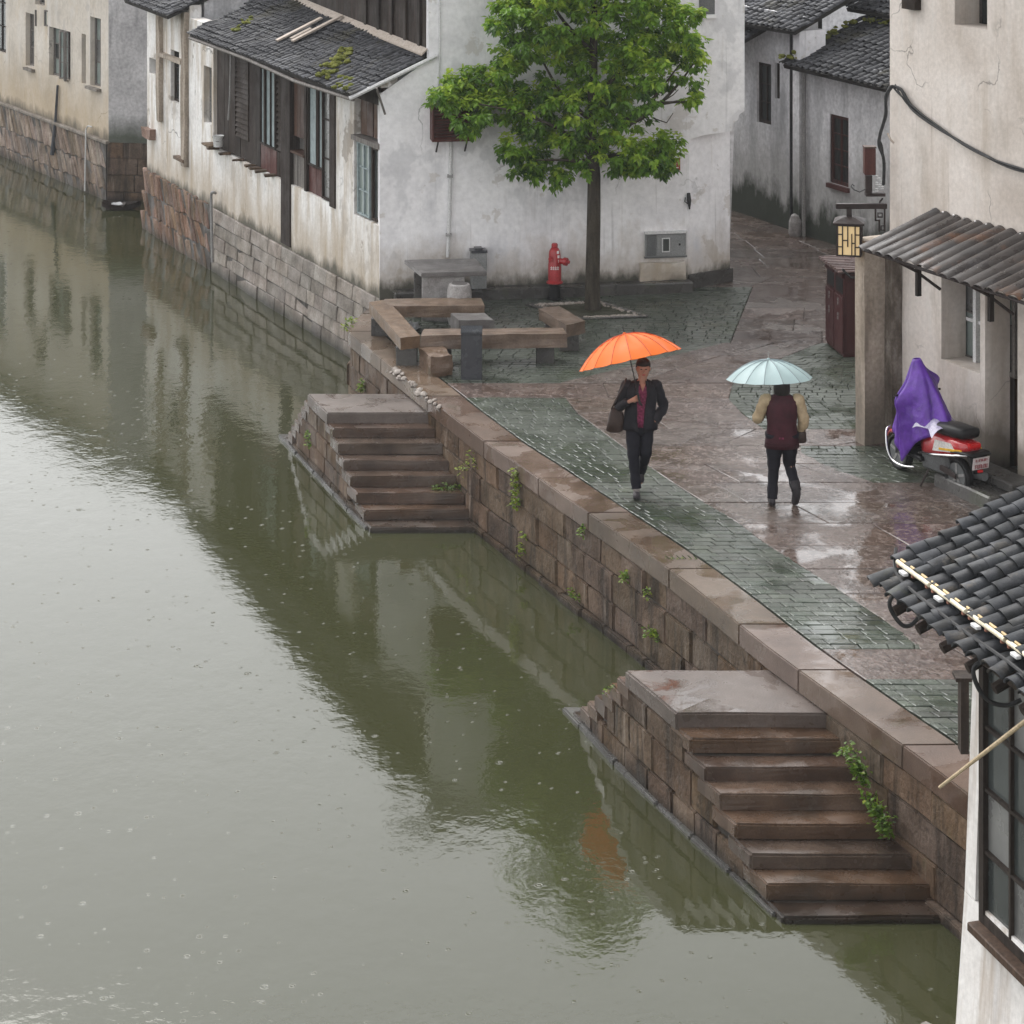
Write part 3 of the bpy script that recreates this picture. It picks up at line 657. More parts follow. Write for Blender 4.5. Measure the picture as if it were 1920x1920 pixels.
def window(parent, w_, u0, u1, z0, z1, off, fm, pm, nx=1, ny=2, fw=.045, name='window', pd=.02, mw=.02):
    b = MB(); b.wbox(w_, u0, u0 + fw, z0, z1, off - .03, off + .03); b.wbox(w_, u1 - fw, u1, z0, z1, off - .03, off + .03)
    b.wbox(w_, u0 + fw, u1 - fw, z0, z0 + fw, off - .028, off + .028); b.wbox(w_, u0 + fw, u1 - fw, z1 - fw, z1, off - .028, off + .028)
    iu, iz = u1 - u0 - 2 * fw, z1 - z0 - 2 * fw
    for i in range(1, nx): b.wbox(w_, u0 + fw + iu * i / nx - mw / 2, u0 + fw + iu * i / nx + mw / 2, z0 + fw, z1 - fw, off - .02, off + .02)
    for j in range(1, ny): b.wbox(w_, u0 + fw, u1 - fw, z0 + fw + iz * j / ny - mw / 2, z0 + fw + iz * j / ny + mw / 2, off - .018, off + .018)
    f = b.build(name, m[fm], parent)
    for i in range(nx):
        for j in range(ny):
            p = MB(); p.wbox(w_, u0 + fw + iu * i / nx, u0 + fw + iu * (i + 1) / nx, z0 + fw + iz * j / ny, z0 + fw + iz * (j + 1) / ny, off - pd, off - pd + .008)
            p.build('pane', m[pm if isinstance(pm, str) else pm[(i + j) % len(pm)]], f)
    return f
def boards(parent, w_, u0, u1, z0, z1, off, n, mat, name='board', th=.03):
    for i in range(n):
        a, c = u0 + (u1 - u0) * i / n, u0 + (u1 - u0) * (i + 1) / n
        b = MB(); o_ = off + random.uniform(-.006, .006); b.wbox(w_, a + .004, c - .004, z0 + random.uniform(0, .015), z1, o_ - th, o_); b.build(name, m[mat], parent)
def louvre(parent, w_, u0, u1, z0, z1, off, mat, n=16):
    b = MB(); b.wbox(w_, u0, u0 + .03, z0, z1, off - .04, off); b.wbox(w_, u1 - .03, u1, z0, z1, off - .04, off)
    for i in range(n):
        z = z0 + (z1 - z0) * (i + .5) / n; h = (z1 - z0) / n * .42
        P = w_.P; b.hexa([P(u0 + .03, z - h, off), P(u1 - .03, z - h, off), P(u1 - .03, z - h + .008, off), P(u0 + .03, z - h + .008, off),
                          P(u0 + .03, z + h, off - .035), P(u1 - .03, z + h, off - .035), P(u1 - .03, z + h + .008, off - .035), P(u0 + .03, z + h + .008, off - .035)])
    return b.build('louvre_shutter', m[mat], parent)
def arc_tile(name, mat, r, ln, th=.014, seg=6, rise=.02, sag=1.0, taper=.9):
    vs = []; fs = []; n = seg + 1
    for (k, y, rr, dz) in ((0, 0, r, rise), (1, ln, r * taper, 0), (2, 0, r - th, rise), (3, ln * .5, (r - th) * .97, rise * .5)):
        for i in range(n):
            a = math.pi * (.06 + .88 * i / seg)
            vs.append((rr * math.cos(a), y, sag * rr * math.sin(a) * .8 + dz))
    for i in range(seg):
        fs.append((i, i + 1, n + i + 1, n + i)); fs.append((i + 1, i, 2 * n + i, 2 * n + i + 1)); fs.append((2 * n + i, 2 * n + i + 1, 3 * n + i + 1, 3 * n + i))
    me = bpy.data.meshes.new(name); me.from_pydata(vs, [], fs); me.materials.append(mat)
    me.polygons.foreach_set('use_smooth', [True] * len(me.polygons))
    try: me.set_sharp_from_angle(angle=R(45))
    except Exception: pass
    me.update(); return me
def tile_roof(house, P00, P01, P10, P11, colw, expo, mat, n_ind, mats=None, r=None, sag=.03, name='roof', deck='roof_dark', seg=6, pan=False, jit=.012, nearest=True, th=.014, keep=None):
    """P00-P01 eave, P10-P11 upper edge; cover tiles in columns running up the slope"""
    P00, P01, P10, P11 = map(Vector, (P00, P01, P10, P11)); of = org(house)
    nrm0 = (P01 - P00).cross(P10 - P00).normalized()
    if nrm0.z < 0: nrm0 = -nrm0
    b = MB(); b.prism([P00, P01, P11, P10], -nrm0 * .07); roof = b.build(name, m[deck], house)
    le = (P01 - P00).length; nc = max(2, int(le / colw)); ls = ((P10 - P00).length + (P11 - P01).length) / 2; nr = max(2, int(ls / expo))
    me = arc_tile('roof_tile', m[mat], r or colw * .5, expo * 1.45, th, seg, .36 * (r or colw * .5))
    pme = arc_tile('pan_tile', m[mat], (r or colw * .5) * .98, expo * 1.45, th, seg, .02, -1.0) if pan else None
    tv = np.array([v.co[:] for v in me.vertices]); tf = [tuple(p.vertices) for p in me.polygons]
    mats_ = []
    for c in range(nc + 1):
        fu = (c + .0) / nc
        a, e = P00.lerp(P01, fu), P10.lerp(P11, fu)
        up = (e - a); L = up.length; up.normalize()
        side = (P01 - P00).normalized(); nr_ = side.cross(up).normalized()
        if nr_.z < 0: nr_ = -nr_
        side = up.cross(nr_).normalized()
        k = int(L / expo)
        for j in range(k):
            p = a + up * (expo * j - .03 + random.uniform(-jit, jit)) + side * random.uniform(-jit, jit) * .6 + nr_ * (.006 + mnoise.noise(Vector((fu * 5, j * .3, 1.7))) * sag * min(1, j / 2))
            if keep and not keep(p): continue
            ra = random.uniform(-.09, .09)
            M_ = Matrix.Translation(p - of) @ Matrix((side, up, nr_)).transposed().to_4x4() @ Matrix.Rotation(ra, 4, 'Z') @ Matrix.Rotation(random.uniform(-.03, .06), 4, 'X') @ Matrix.Diagonal((random.uniform(.9, 1.08), random.uniform(.92, 1.06), random.uniform(.88, 1.12), 1))
            mats_.append((p.y, M_, me))
            if pan and c < nc:
                pp = p + side * (colw * .5 * (1 if side.dot(P01 - P00) > 0 else -1)) - nr_ * .008
                mats_.append((p.y + .001, Matrix.Translation(nr_ * ((r or colw * .5) * .42)) @ Matrix.Translation(pp - of) @ M_.to_3x3().to_4x4(), pme))
    mats_.sort(key=lambda q: q[0])
    for q in mats_[:n_ind]: put('tile', q[2], roof, q[1])
    rest = mats_[n_ind:]
    if rest:
        V = []; FF = []; nb = 0
        for _, M_, mm in rest:
            base = tv if mm is me else np.array([v.co[:] for v in mm.vertices])
            A = np.array(M_); V.append(base @ A[:3, :3].T + A[:3, 3]); FF += [tuple(i + nb for i in f) for f in tf]; nb += len(base)
        jm = bpy.data.meshes.new('tile_field'); jm.from_pydata(np.concatenate(V).tolist(), [], FF); jm.materials.append(m[mat])
        jm.polygons.foreach_set('use_smooth', [True] * len(jm.polygons))
        try: jm.set_sharp_from_angle(angle=R(45))
        except Exception: pass
        o_ = put('tile_field', jm, roof); o_['kind'] = 'stuff'
    return roof
def moss(parent, pts, n, r, spread, name='moss'):
    b = MB()
    for i in range(n):
        p = Vector(random.choice(pts)) + Vector((random.gauss(0, spread), random.gauss(0, spread), random.uniform(0, r)))
        q = random.uniform(.3, 1) * r; b.ball(p, (q * 1.3, q * 1.3, q * .7), 6, 4)
    o_ = b.build(name, m['moss'], parent, rough=r * .5, rscale=14); o_['kind'] = 'stuff'; return o_

# ------------------------------------------------------------------ tiled house on the canal
hc = thing('tiled_house', 'tile roofed house with a dark timber canal front and mossy lean-to roof', 'house', WC.P(4.5, 0))
SZ, TZ = 1.15, 3.36
uL = WC.u(355)
X = lambda a, b: ur(WC, a, b)
h3, h2, h1, hs, hn = X(664, 715), X(544, 627), X(400, 543), X(531, 543), X(382, 397)
wl = wall_open(WC, .02, uL, 0, 3.5, -.28, 0, [(*h3, SZ, TZ), (*h2, SZ, TZ), (*h1, SZ, TZ), (*hs, .05, SZ), (*hn, WC.z(390, 232), WC.z(390, 125))])
wl.build('wall', m['white2'], hc, cuts=0)
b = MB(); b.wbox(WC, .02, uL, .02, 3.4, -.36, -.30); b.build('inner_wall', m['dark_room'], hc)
b = MB(); b.wbox(WC, *hn, WC.z(390, 232), WC.z(390, 125), -.16, -.12); b.build('shutter', m['glass_dust'], hc)
# first timber bay (far), from the post to the plaster
b = MB(); b.wbox(WC, *X(529, 546), .05, TZ + .02, -.16, .03); b.build('post', m['dark_wood'], hc, bevel=.01)
boards(hc, WC, *X(401, 437), SZ + .03, TZ, -.06, 5, 'dark_wood')
louvre(hc, WC, *X(437, 462), 1.55, 3.05, -.03, 'dark_wood')
boards(hc, WC, *X(437, 462), SZ + .03, 1.54, -.06, 3, 'dark_wood'); boards(hc, WC, *X(437, 529), 3.06, TZ, -.08, 8, 'dark_wood')
boards(hc, WC, *X(462, 484), SZ, 3.05, -.05, 3, 'dark_wood')
window(hc, WC, *X(484, 493), 1.62, 3.02, -.05, 'dark_wood', 'curtain', 1, 1, .03); window(hc, WC, *X(494, 514), 1.62, 3.04, -.04, 'dark_wood', 'curtain', 2, 1, .03)
boards(hc, WC, *X(484, 514), SZ - .03, 1.6, -.05, 5, 'red_wood')
louvre(hc, WC, *X(514, 529), 1.62, 3.05, -.03, 'dark_wood', 14); boards(hc, WC, *X(514, 529), SZ, 1.6, -.05, 3, 'dark_wood')
b = MB(); b.tube([WC.at(433, 98, .05), WC.at(431, 180, .05), WC.at(428, 225, .05)], .02, 6); b.build('pole', m['grey_pipe'], hc)
# second timber bay
boards(hc, WC, *X(545, 571), 2.0, TZ, -.05, 4, 'brown_wood'); boards(hc, WC, *X(545, 571), SZ, 1.72, -.05, 3, 'grey_wood')
b = MB(); b.wbox(WC, *X(545, 571), 1.72, 1.76, -.2, .02); b.build('shelf', m['brown_wood'], hc)
b = MB(); b.wbox(WC, *X(570, 574), SZ, TZ, -.1, .0); b.build('post', m['dark_wood'], hc)
window(hc, WC, *X(574, 591), 1.62, 3.0, -.05, 'dark_wood', 'curtain', 1, 1, .03); window(hc, WC, *X(592, 604), 1.62, 3.0, -.05, 'dark_wood', 'curtain', 1, 1, .03)
boards(hc, WC, *X(574, 604), SZ, 1.6, -.05, 4, 'red_wood'); boards(hc, WC, *X(574, 604), 3.02, TZ, -.06, 3, 'dark_wood')
window(hc, WC, *X(604, 621), SZ + .02, TZ - .15, -.02, 'dark_wood', ['glass_dust', 'glass_dust', 'glass_dust'], 1, 3, .035)
b = MB(); b.wbox(WC, *X(620, 630), SZ - .05, TZ + .02, -.14, .03); b.build('post', m['dark_wood'], hc, bevel=.01)
# third bay by the white gable
b = MB(); b.wbox(WC, *X(664, 715), TZ - .30, TZ, -.12, -.02); b.build('lintel', m['dark_wood'], hc)
b = MB(); b.wbox(WC, *X(663, 714), 2.38, 2.46, -.2, .05); b.build('window_hood', m['grey_wood'], hc)
boards(hc, WC, *X(668, 690), 2.48, 3.05, -.08, 2, 'brown_wood', 'panel'); boards(hc, WC, *X(693, 714), 2.48, 3.05, -.07, 2, 'brown_wood', 'panel')
window(hc, WC, *X(667, 690), SZ + .03, 2.36, -.05, 'curtain', 'glass_green', 2, 3, .03)
window(hc, WC, *X(693, 715), SZ + .03, 2.36, -.06, 'dark_wood', 'glass_dark', 2, 1, .04)
b = MB(); b.tube([WC.at(706, 165, .25), WC.at(722, 214, .02)], .02, 6); b.build('brace', m['grey_wood'], hc)
for i in range(9):
    u = random.uniform(*X(402, 526)); b = MB(); b.obox(WC.P(u, SZ + .02, .05), (.10, .05, 0), (-.02, .07, 0), (0, 0, .018)); b.build('sill_stone', m['quay_stone'], hc, rough=.02, rscale=9)
# lean-to roof
E0 = Vector((-2.53, 37.0, 3.27)); E1 = Vector((-6.16, 44.81, 3.36)); U0 = Vector((-1.36, 37.45, 3.84)); U1 = Vector((-4.55, 45.55, 4.10))
lr = tile_roof(hc, E0, E1, U0, U1, .165, .115, 'tile_far', 300, r=.062, sag=.06, jit=.016)
b = MB(); b.tube([E0 + Vector((.03, 0, -.06)), E0.lerp(E1, .3) + Vector((0, 0, -.11)), E0.lerp(E1, .6) + Vector((0, 0, -.05)), E1 + Vector((0, 0, -.06))], .03, 6); b.build('eave_pole', m['grey_wood'], hc)
def rp(fu, fv): return E0.lerp(E1, fu).lerp(U0.lerp(U1, fu), fv)
moss(lr, [rp(.16 + i * .012, .08 + i * .06) + Vector((0, 0, .07)) for i in range(9)] + [rp(.08, .08), rp(.11, .2), rp(.04, .1)], 90, .06, .08)
moss(lr, [rp(.80 + i * .01, .2 + i * .05) + Vector((0, 0, .07)) for i in range(6)], 30, .05, .07)
for q, (fu, fv, ln) in enumerate([(.56, .55, .9), (.50, .66, 1.0), (.52, .50, .4)]):
    p = rp(fu, fv) + Vector((0, 0, .12)); d = (U0 - E0).normalized()
    b = MB(); s_ = (E1 - E0).normalized(); b.obox(p, d * ln / 2, s_ * .06, d.cross(s_).normalized() * .015); b.build('loose_board', m['pale_board'], lr)
WU = Wall((U0.x, U0.y), (U1.x, U1.y))
for i in range(34):
    a, c = i * WU.L * 1.6 / 34, (i + 1) * WU.L * 1.6 / 34
    b = MB(); b.wbox(WU, a + .004, c - .004, 3.8, 5.35, -.05 + random.uniform(-.008, .008), -.02); b.build('upper_board', m['dark_wood'], hc)
b = MB(); b.wbox(WU, 0, WU.L * 1.6, 3.7, 5.4, -3.5, -.06); b.build('upper_storey', m['dark_room'], hc)
for i in range(5):
    b = MB(); b.wbox(WU, .3 + i * .7, .42 + i * .7, 3.9, 5.2, -.06, .02); b.build('upper_stud', m['dark_wood'], hc)
b = MB(); b.prism([WU.P(-.05, 3.86, .10), WU.P(WU.L * 1.4, 4.15, .10), WU.P(WU.L * 1.4, 4.22, 0), WU.P(-.05, 3.95, 0)], (0, 0, .03)); b.build('flashing', m['pale_board'], hc, rough=.02, cuts=2, rscale=2)
b = MB(); b.prism([WU.P(-.2, 5.1, .55), WU.P(WU.L * 1.7, 5.2, .55), WU.P(WU.L * 1.7, 6.3, -1.8), WU.P(-.2, 6.2, -1.8)], (0, 0, .12)); b.build('upper_roof', m['tile_far'], hc)
b = MB(); b.tube([Vector((-2.56, 36.96, 3.235)), Vector((-1.20, 37.36, 3.86))], .035, 6); b.build('verge_trim', m['pvc'], hc)

# ------------------------------------------------------------------ narrow weathered house beyond it
hb = thing('narrow_house', 'narrow flaking plaster house with rough pilasters between its neighbours', 'house', WC.P((uL + WC.L) / 2, 0))
X2 = lambda a, b: ur(WC, a, b)
hw = (*X2(319, 335), WC.z(327, 192), WC.z(327, 95)); hq = (*X2(279, 293), WC.z(286, 139), WC.z(286, 110))
wall_open(WC, uL, WC.L, 0.02, 3.75, -.25, -.01, [hw, hq]).build('wall', m['white2'], hb)
b = MB(); b.wbox(WC, hw[0] - .1, hw[1] + .1, hw[2] - .1, hw[3] + .1, -.33, -.27); b.wbox(WC, hq[0] - .1, hq[1] + .05, hq[2] - .1, hq[3] + .1, -.33, -.27); b.build('inner_wall', m['dark_room'], hb)
window(hb, WC, *hw, -.12, 'dark_wood', 'glass_dark', 1, 3, .05)
for xa, xb, z0_ in ((299, 305, 1.2), (346, 353, .55)):
    b = MB(); b.wbox(WC, *X2(xa, xb), z0_, 3.6, -.02, .08); b.build('pilaster', m['pier'], hb, cuts=6, rough=.035, rscale=6)
b = MB(); b.wbox(WC, *X2(301, 346), 2.55, 2.63, -.02, .10); b.build('ledge', m['pier'], hb, cuts=2, rough=.015)
b = MB(); b.wbox(WC, *X2(335, 353), .62, .68, -.02, .12); b.build('ledge', m['rust_stone'], hb)
b = MB(); b.wbox(WC, *X2(275, 291), .75, .95, -.02, .12); b.build('ledge', m['rust_stone'], hb, cuts=1, rough=.03)
eb0 = WC.P(uL + .05, 3.55, .45); eb1 = WC.P(WC.L + .15, 3.6, .45); ub0 = WC.P(uL + .05, 4.4, -1.6); ub1 = WC.P(WC.L + .15, 4.45, -1.6)
tile_roof(hb, eb0, eb1, ub0, ub1, .18, .13, 'tile_far', 60, r=.066, sag=.05, jit=.016)
b = MB(); b.wbox(WC, uL + .1, WC.L, 0.03, 4.0, -3.0, -.34); b.build('back_volume', m['alley_plaster'], hb)

# ------------------------------------------------------------------ cream house at the far bend
ha = thing('cream_house', 'cream plaster canal house with open green casements at the far bend', 'house', WA.P(3.5, .1))
XA = lambda a, b: ur(WA, a, b)
zr = lambda x, yb, yt: (WA.z(x, yb), WA.z(x, yt))
holes = [(*XA(48, 64), *zr(56, 125, 25)), (*XA(92, 132), *zr(110, 146, 54)), (*XA(153, 161), *zr(157, 157, 64)), (*XA(169, 189), *zr(179, 163, 33)), (*XA(-22, 11), *zr(5, 100, -40)), (*XA(66, 84), *zr(75, 10, -40))]
wall_open(WA, 0, 20, .12, 4.6, -.3, 0, holes).build('wall', m['cream'], ha)
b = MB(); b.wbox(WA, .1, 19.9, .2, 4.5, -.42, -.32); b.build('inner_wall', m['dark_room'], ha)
fms = [('grey_wood', ['glass_dust', 'grey_wood']), ('grey_wood', ['glass_dark', 'glass_green']), ('grey_wood', ['grey_wood']), ('grey_wood', ['glass_dust', 'glass_green']), ('dark_wood', ['glass_dark']), ('grey_wood', ['glass_dark'])]
for h_, (fm, pm) in zip(holes, fms): window(ha, WA, *h_, -.14, fm, pm, 2 if h_[1] - h_[0] > .5 else 1, 3, .045)
def casement(p, dirv, wd, z0_, z1_, ny=3):
    q = Vector((p.x, p.y)); wv = Wall(q, q + Vector(dirv)); s_ = window(ha, wv, 0, wd, z0_, z1_, 0, 'grey_wood', 'glass_green', 1, ny, .04, 'casement', .005); return s_
cz0, cz1 = zr(110, 146, 54)
pc = WA.at(112, 100, .02); casement(pc, (1.0, -.55), .30, cz0, cz1 - .02); pc = WA.at(121, 100, .02); casement(pc, (.3, -1), .24, cz0, cz1)
wt = WA.at(84, 30, .02); casement(wt, (1.0, -.9), .32, WA.z(84, 48), WA.z(84, 18), 1); wt = WA.at(66, 30, .02); casement(wt, (1.0, -.2), .26, WA.z(66, 48), WA.z(66, 18), 1)
b = MB(); b.wbox(WA, *XA(50, 66), WA.z(56, 132), WA.z(56, 127), 0, .1); b.wbox(WA, *XA(168, 190), WA.z(178, 168), WA.z(178, 163), 0, .12); b.build('window_sill', m['pale_stone'], ha)
b = MB(); b.tube([WA.at(108, 160, .05), WA.at(104, 225, .05), WA.at(98, 290, .08)], [.03, .035, .06], 7); b.build('drain_pipe', m['dark_pipe'], ha)
b = MB(); b.tube([WA.at(172, 238, .03), WA.at(165, 236, .09), WA.at(161, 242, .10), WA.at(160, 300, .10), WA.at(159, 358, .10)], .018, 7); b.build('water_pipe', m['pvc'], ha)
wr = MB(); wr.wbox(WR, -.02, 2.6, .1, 5.0, -.3, 0); wr.build('end_wall', m['grey_plaster'], ha)
b = MB(); b.prism([WA.P(-.3, 4.5, .5), WA.P(20.3, 4.5, .5), WA.P(20.3, 5.9, -2.6), WA.P(-.3, 5.9, -2.6)], (0, 0, .12)); b.build('roof', m['tile_far'], ha)
b = MB(); b.wbox(WA, .3, 20, .2, 4.5, -4, -.45); b.build('back_volume', m['alley_plaster'], ha)

# ------------------------------------------------------------------ big white gable house
DA, DB, DC = Vector((-2.07, 37.26)), Vector((2.85, 38.06)), Vector((3.585, 38.62))
WD = Wall(DA, DB); WCH = Wall(DB, DC)
hd = thing('white_house', 'tall white plastered house behind the tree with a cut corner at the alley', 'house', WD.P(WD.L / 2, 0))
uT = WD.u(804); uR = WD.u(1396); zc = WD.z(1330, 228)
jag = [(WD.L + .03, zc - .28), (WD.u(1318), zc - .22), (WD.u(1372), zc - .16), (WD.u(1375), zc - .03), (WD.u(1384), zc + .02), (WD.u(1386), zc + .10), (WD.u(1396), zc + .16)]
poly = [(-.03, -.1), (WD.L, -.1)] + jag + [(uR, 5.9), (uT, 5.9), (uT, 3.80), (-.03, 3.26)]
b = MB(); b.prism([WD.P(u, z, 0) for u, z in poly], Vector((-WD.n.x, -WD.n.y, 0)) * .32); b.build('front_wall', m['white'], hd)
b = MB(); b.wbox(WCH, -.012, WCH.L, -.1, zc + .25, -.3, 0); b.build('corner_wall', m['white'], hd)
WS = Wall((WD.P(uR, 0).x, WD.P(uR, 0).y), (WD.P(uR, 0).x - .6, WD.P(uR, 0).y + 9))
b = MB(); b.hexa([(3.3, 38.8, -.1), (3.58, 38.79, -.1), (3.25, 42.5, -.1), (2.7, 42.5, -.1), (3.3, 38.6, 5.9), (WD.P(uR - .02, 0).x, 38.5, 5.9), (3.4, 42.5, 5.2), (2.7, 42.5, 5.2)]); b.build('alley_wall', m['alley_plaster'], hd)
b = MB(); b.hexa([WD.P(uT - .02, 3.75, -.05), WD.P(uT + .15, 3.75, -.05), WD.P(uT + .15, 3.75, -4), WD.P(uT - .02, 3.75, -4), WD.P(uT - .02, 5.9, -.05), WD.P(uT + .15, 5.9, -.05), WD.P(uT + .15, 5.9, -4), WD.P(uT - .02, 5.9, -4)]); b.build('side_wall', m['white'], hd)
b = MB(); b.prism([WD.P(uT - .35, 5.8, .35), WD.P(uR + .35, 5.8, .35), WD.P(uR + .35, 7.0, -2.6), WD.P(uT - .35, 7.0, -2.6)], (0, 0, .12)); b.build('roof', m['tile_far'], hd)
b = MB(); b.wbox(WD, uT + .4, uR - .4, 3.6, 5.8, -3.2, -.5); b.build('back_volume', m['alley_plaster'], hd)
WQ = [WD.u(1311), WD.u(1340), WD.z(1325, 27), WD.z(1325, -70)]
b = MB(); b.wbox(WD, *WQ, -.06, .012); b.build('window', m['steel_dark'], hd)
b = MB(); b.wbox(WD, WQ[0] - .03, WQ[1] + .03, WQ[2] - .06, WQ[2], 0, .06); b.build('window_sill', m['white'], hd)
b = MB(); b.wbox(WD, .18, WD.L + .03, -.08, .16, 0, .30); b.build('plinth_ledge', m['ledge'], hd, bevel=.02, rough=.012, cuts=3, rscale=2)
b = MB(); b.wbox(WCH, 0.0, WCH.L + .02, -.05, .22, 0, .05); b.build('corner_plinth', m['ledge'], hd, cuts=3, rough=.03, rscale=3)
b = MB(); b.wbox(WD, WD.u(1198), WD.u(1282), .16, WD.z(1240, 490), 0, .10); b.build('plaster_pier', m['white2'], hd, cuts=3, rough=.04, rscale=3)
b = MB(); b.tube([WD.at(846, 262, .05), WD.at(843, 400, .05), WD.at(839, 482, .05)], .028, 8); b.build('downpipe', m['pvc'], hd)
b = MB(); b.tube([WD.at(826, -60, .03), WD.at(824, 108, .03), WD.at(821, 190, .03)], .014, 6); b.build('downpipe', m['pvc'], hd)
b = MB()
for x_, z_ in ((844, 330), (841, 440)): c_ = WD.at(x_, z_, .05); b.obox(c_, (.045, 0, 0), (0, .045, 0), (0, 0, .02))
b.build('pipe_clip', m['grey_pipe'], hd)
b = MB(); b.tube([WD.at(1291, 362, .02), WD.at(1292, 375, .06), WD.at(1293, 392, .02)], [.03, .04, .012], 6); b.tube([WD.at(1285, 370, .02), WD.at(1284, 378, .03), WD.at(1290, 382, .02)], .008, 5); b.build('cable_hole', m['cable'], hd)
random.seed(21)
# ------------------------------------------------------------------ beige house on the right
dF = Vector((.466, -1)).normalized()
WF = Wall((4.75, 29.5), Vector((4.75, 29.5)) + dF * 6)
hf = thing('beige_house', 'tall beige rendered house on the right with deep door and window', 'house', WF.P(1.6, 0))
XF = lambda a, b: ur(WF, a, b)
win = (*XF(1765, 1838), WF.z(1765, 673), 2.32); door = (*XF(1847, 1908), .14, 2.30); top = (*XF(1790, 1851), WF.z(1790, 46), 6.0)
wall_open(WF, 0, 6, -.1, 7.2, -.36, 0, [win, door, top]).build('wall', m['beige'], hf)
b = MB(); b.wbox(WF, 0, 6, -.1, 7.2, -6, -.62); b.build('back_volume', m['beige'], hf)
b = MB(); b.wbox(WF, 0.0, win[0] - .15, -.1, 7.2, -.62, -.36); b.wbox(WF, 0.0, 6, 3.0, 3.3, -.61, -.36); b.build('inner_wall', m['beige'], hf)
b = MB(); b.wbox(WF, -.3, 6.3, 7.2, 7.4, -6.2, .5); b.build('roof', m['tile_far'], hf)
window(hf, WF, win[0] - .1, win[1] + .2, win[2] - .05, 2.4, -.38, 'grey_wood', ['glass_green', 'glass_dust'], 2, 2, .06)
b = MB(); b.wbox(WF, win[0] + .28, win[0] + .34, win[2], 2.3, -.34, -.26); b.wbox(WF, win[0] + .1, win[1], 1.72, 1.76, -.33, -.29); b.build('window_bar', m['pvc'], hf)
b = MB(); b.wbox(WF, door[0] - .1, door[1] + .1, .1, 2.35, -.56, -.50); b.build('door', m['brown_wood'], hf)
b = MB(); b.wbox(WF, door[0] - .02, door[1] + .05, -.05, .135, -.5, .02); b.build('door_sill', m['ledge'], hf, bevel=.015)
window(hf, WF, top[0] - .1, top[1] + .1, top[2] - .1, 6.1, -.42, 'grey_wood', 'glass_dark', 2, 2, .06)
b = MB(); b.wbox(WF, -.10, .11, -.08, 2.55, 0, .45); b.build('pier', m['pier'], hf, cuts=4, rough=.010, rscale=3)
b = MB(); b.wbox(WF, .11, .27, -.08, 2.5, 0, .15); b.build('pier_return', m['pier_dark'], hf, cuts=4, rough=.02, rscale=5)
b = MB(); b.wbox(WF, *XF(1703, 1727), WF.z(1715, 17), WF.z(1715, -14), 0, .10); b.build('wall_vent', m['dark_wood'], hf)
for i, (a_, z_, o_) in enumerate([(0, .15, .62), (.04, .28, .32)]):
    b = MB(); b.wbox(WF, door[0] - .16 + a_, door[1] + .3, -.04 if i == 0 else .155, z_ if i == 0 else .27, 0, o_); o = b.build('door_step', m['ledge'], hf, bevel=.02, rough=.01, cuts=1)

# corrugated awning
aw = thing('awning', 'dark corrugated awning with rusty patches over the doorway', 'awning', WF.P(1.6, 2.7))
ua, ub_ = WF.u(1757), 4.2; pit = .215; d_ = 1.12
def wave(u): return .020 * (2 * abs(math.cos(math.pi * u / pit)) ** .8 - 1)
us_ = np.arange(ua, ub_, pit / 8); nsh = 4
chunks = np.array_split(np.arange(len(us_)), nsh)
for ci, ch in enumerate(chunks):
    idx = list(ch) + ([ch[-1] + 1] if ch[-1] + 1 < len(us_) else [])
    dz = .006 * (ci % 2)
    def pt(u, f, t_): return WF.P(u, 3.06 + (2.70 - 3.06) * f + wave(u - ua) + dz + t_ + .012 * math.sin(u * 3 + f * 2), d_ * f + .02)
    b = MB(); nb = 7; vs = []; fs = []
    for layer in (0, -.006):
        for i in idx:
            for k in range(nb): vs.append(pt(us_[i], k / (nb - 1), layer))
    n1 = len(idx) * nb
    for i in range(len(idx) - 1):
        for k in range(nb - 1):
            q = (i * nb + k, (i + 1) * nb + k, (i + 1) * nb + k + 1, i * nb + k + 1); fs.append(q); fs.append(tuple(x + n1 for x in q[::-1]))
        e = nb - 1; fs.append((i * nb + e, (i + 1) * nb + e, (i + 1) * nb + e + n1, i * nb + e + n1)); fs.append(((i + 1) * nb, i * nb, i * nb + n1, (i + 1) * nb + n1))
    b.add(vs, fs); b.build('sheet', m['sheet'], aw, smooth=True)
b = MB(); b.tube([WF.P(ua, 2.655, 1.06), WF.P(ub_, 2.655, 1.06)], .02, 6); b.build('edge_rail', m['dark_metal'], aw)
for u_ in (WF.u(1762), WF.u(1775) + 1.3):
    b = MB(); b.wbox(WF, u_, u_ + .05, 2.05, 2.72, .30, .36); b.build('post', m['dark_wood'], aw)
    b = MB(); b.tube([WF.P(u_ + .02, 2.70, 1.02), WF.P(u_ + .02, 2.35, .36), WF.P(u_ + .02, 2.1, .01)], .02, 6); b.build('brace', m['dark_metal'], aw)
for i in range(9):
    b = MB(); u = ua + pit * (i + .0) + .003; p = WF.P(u, 3.06 - .36 * .06 + .028, d_ * .06); b.ball(p, .014, 6, 4); b.build('bolt', m['white_paint'] if i % 3 else m['grey_pipe'], aw)

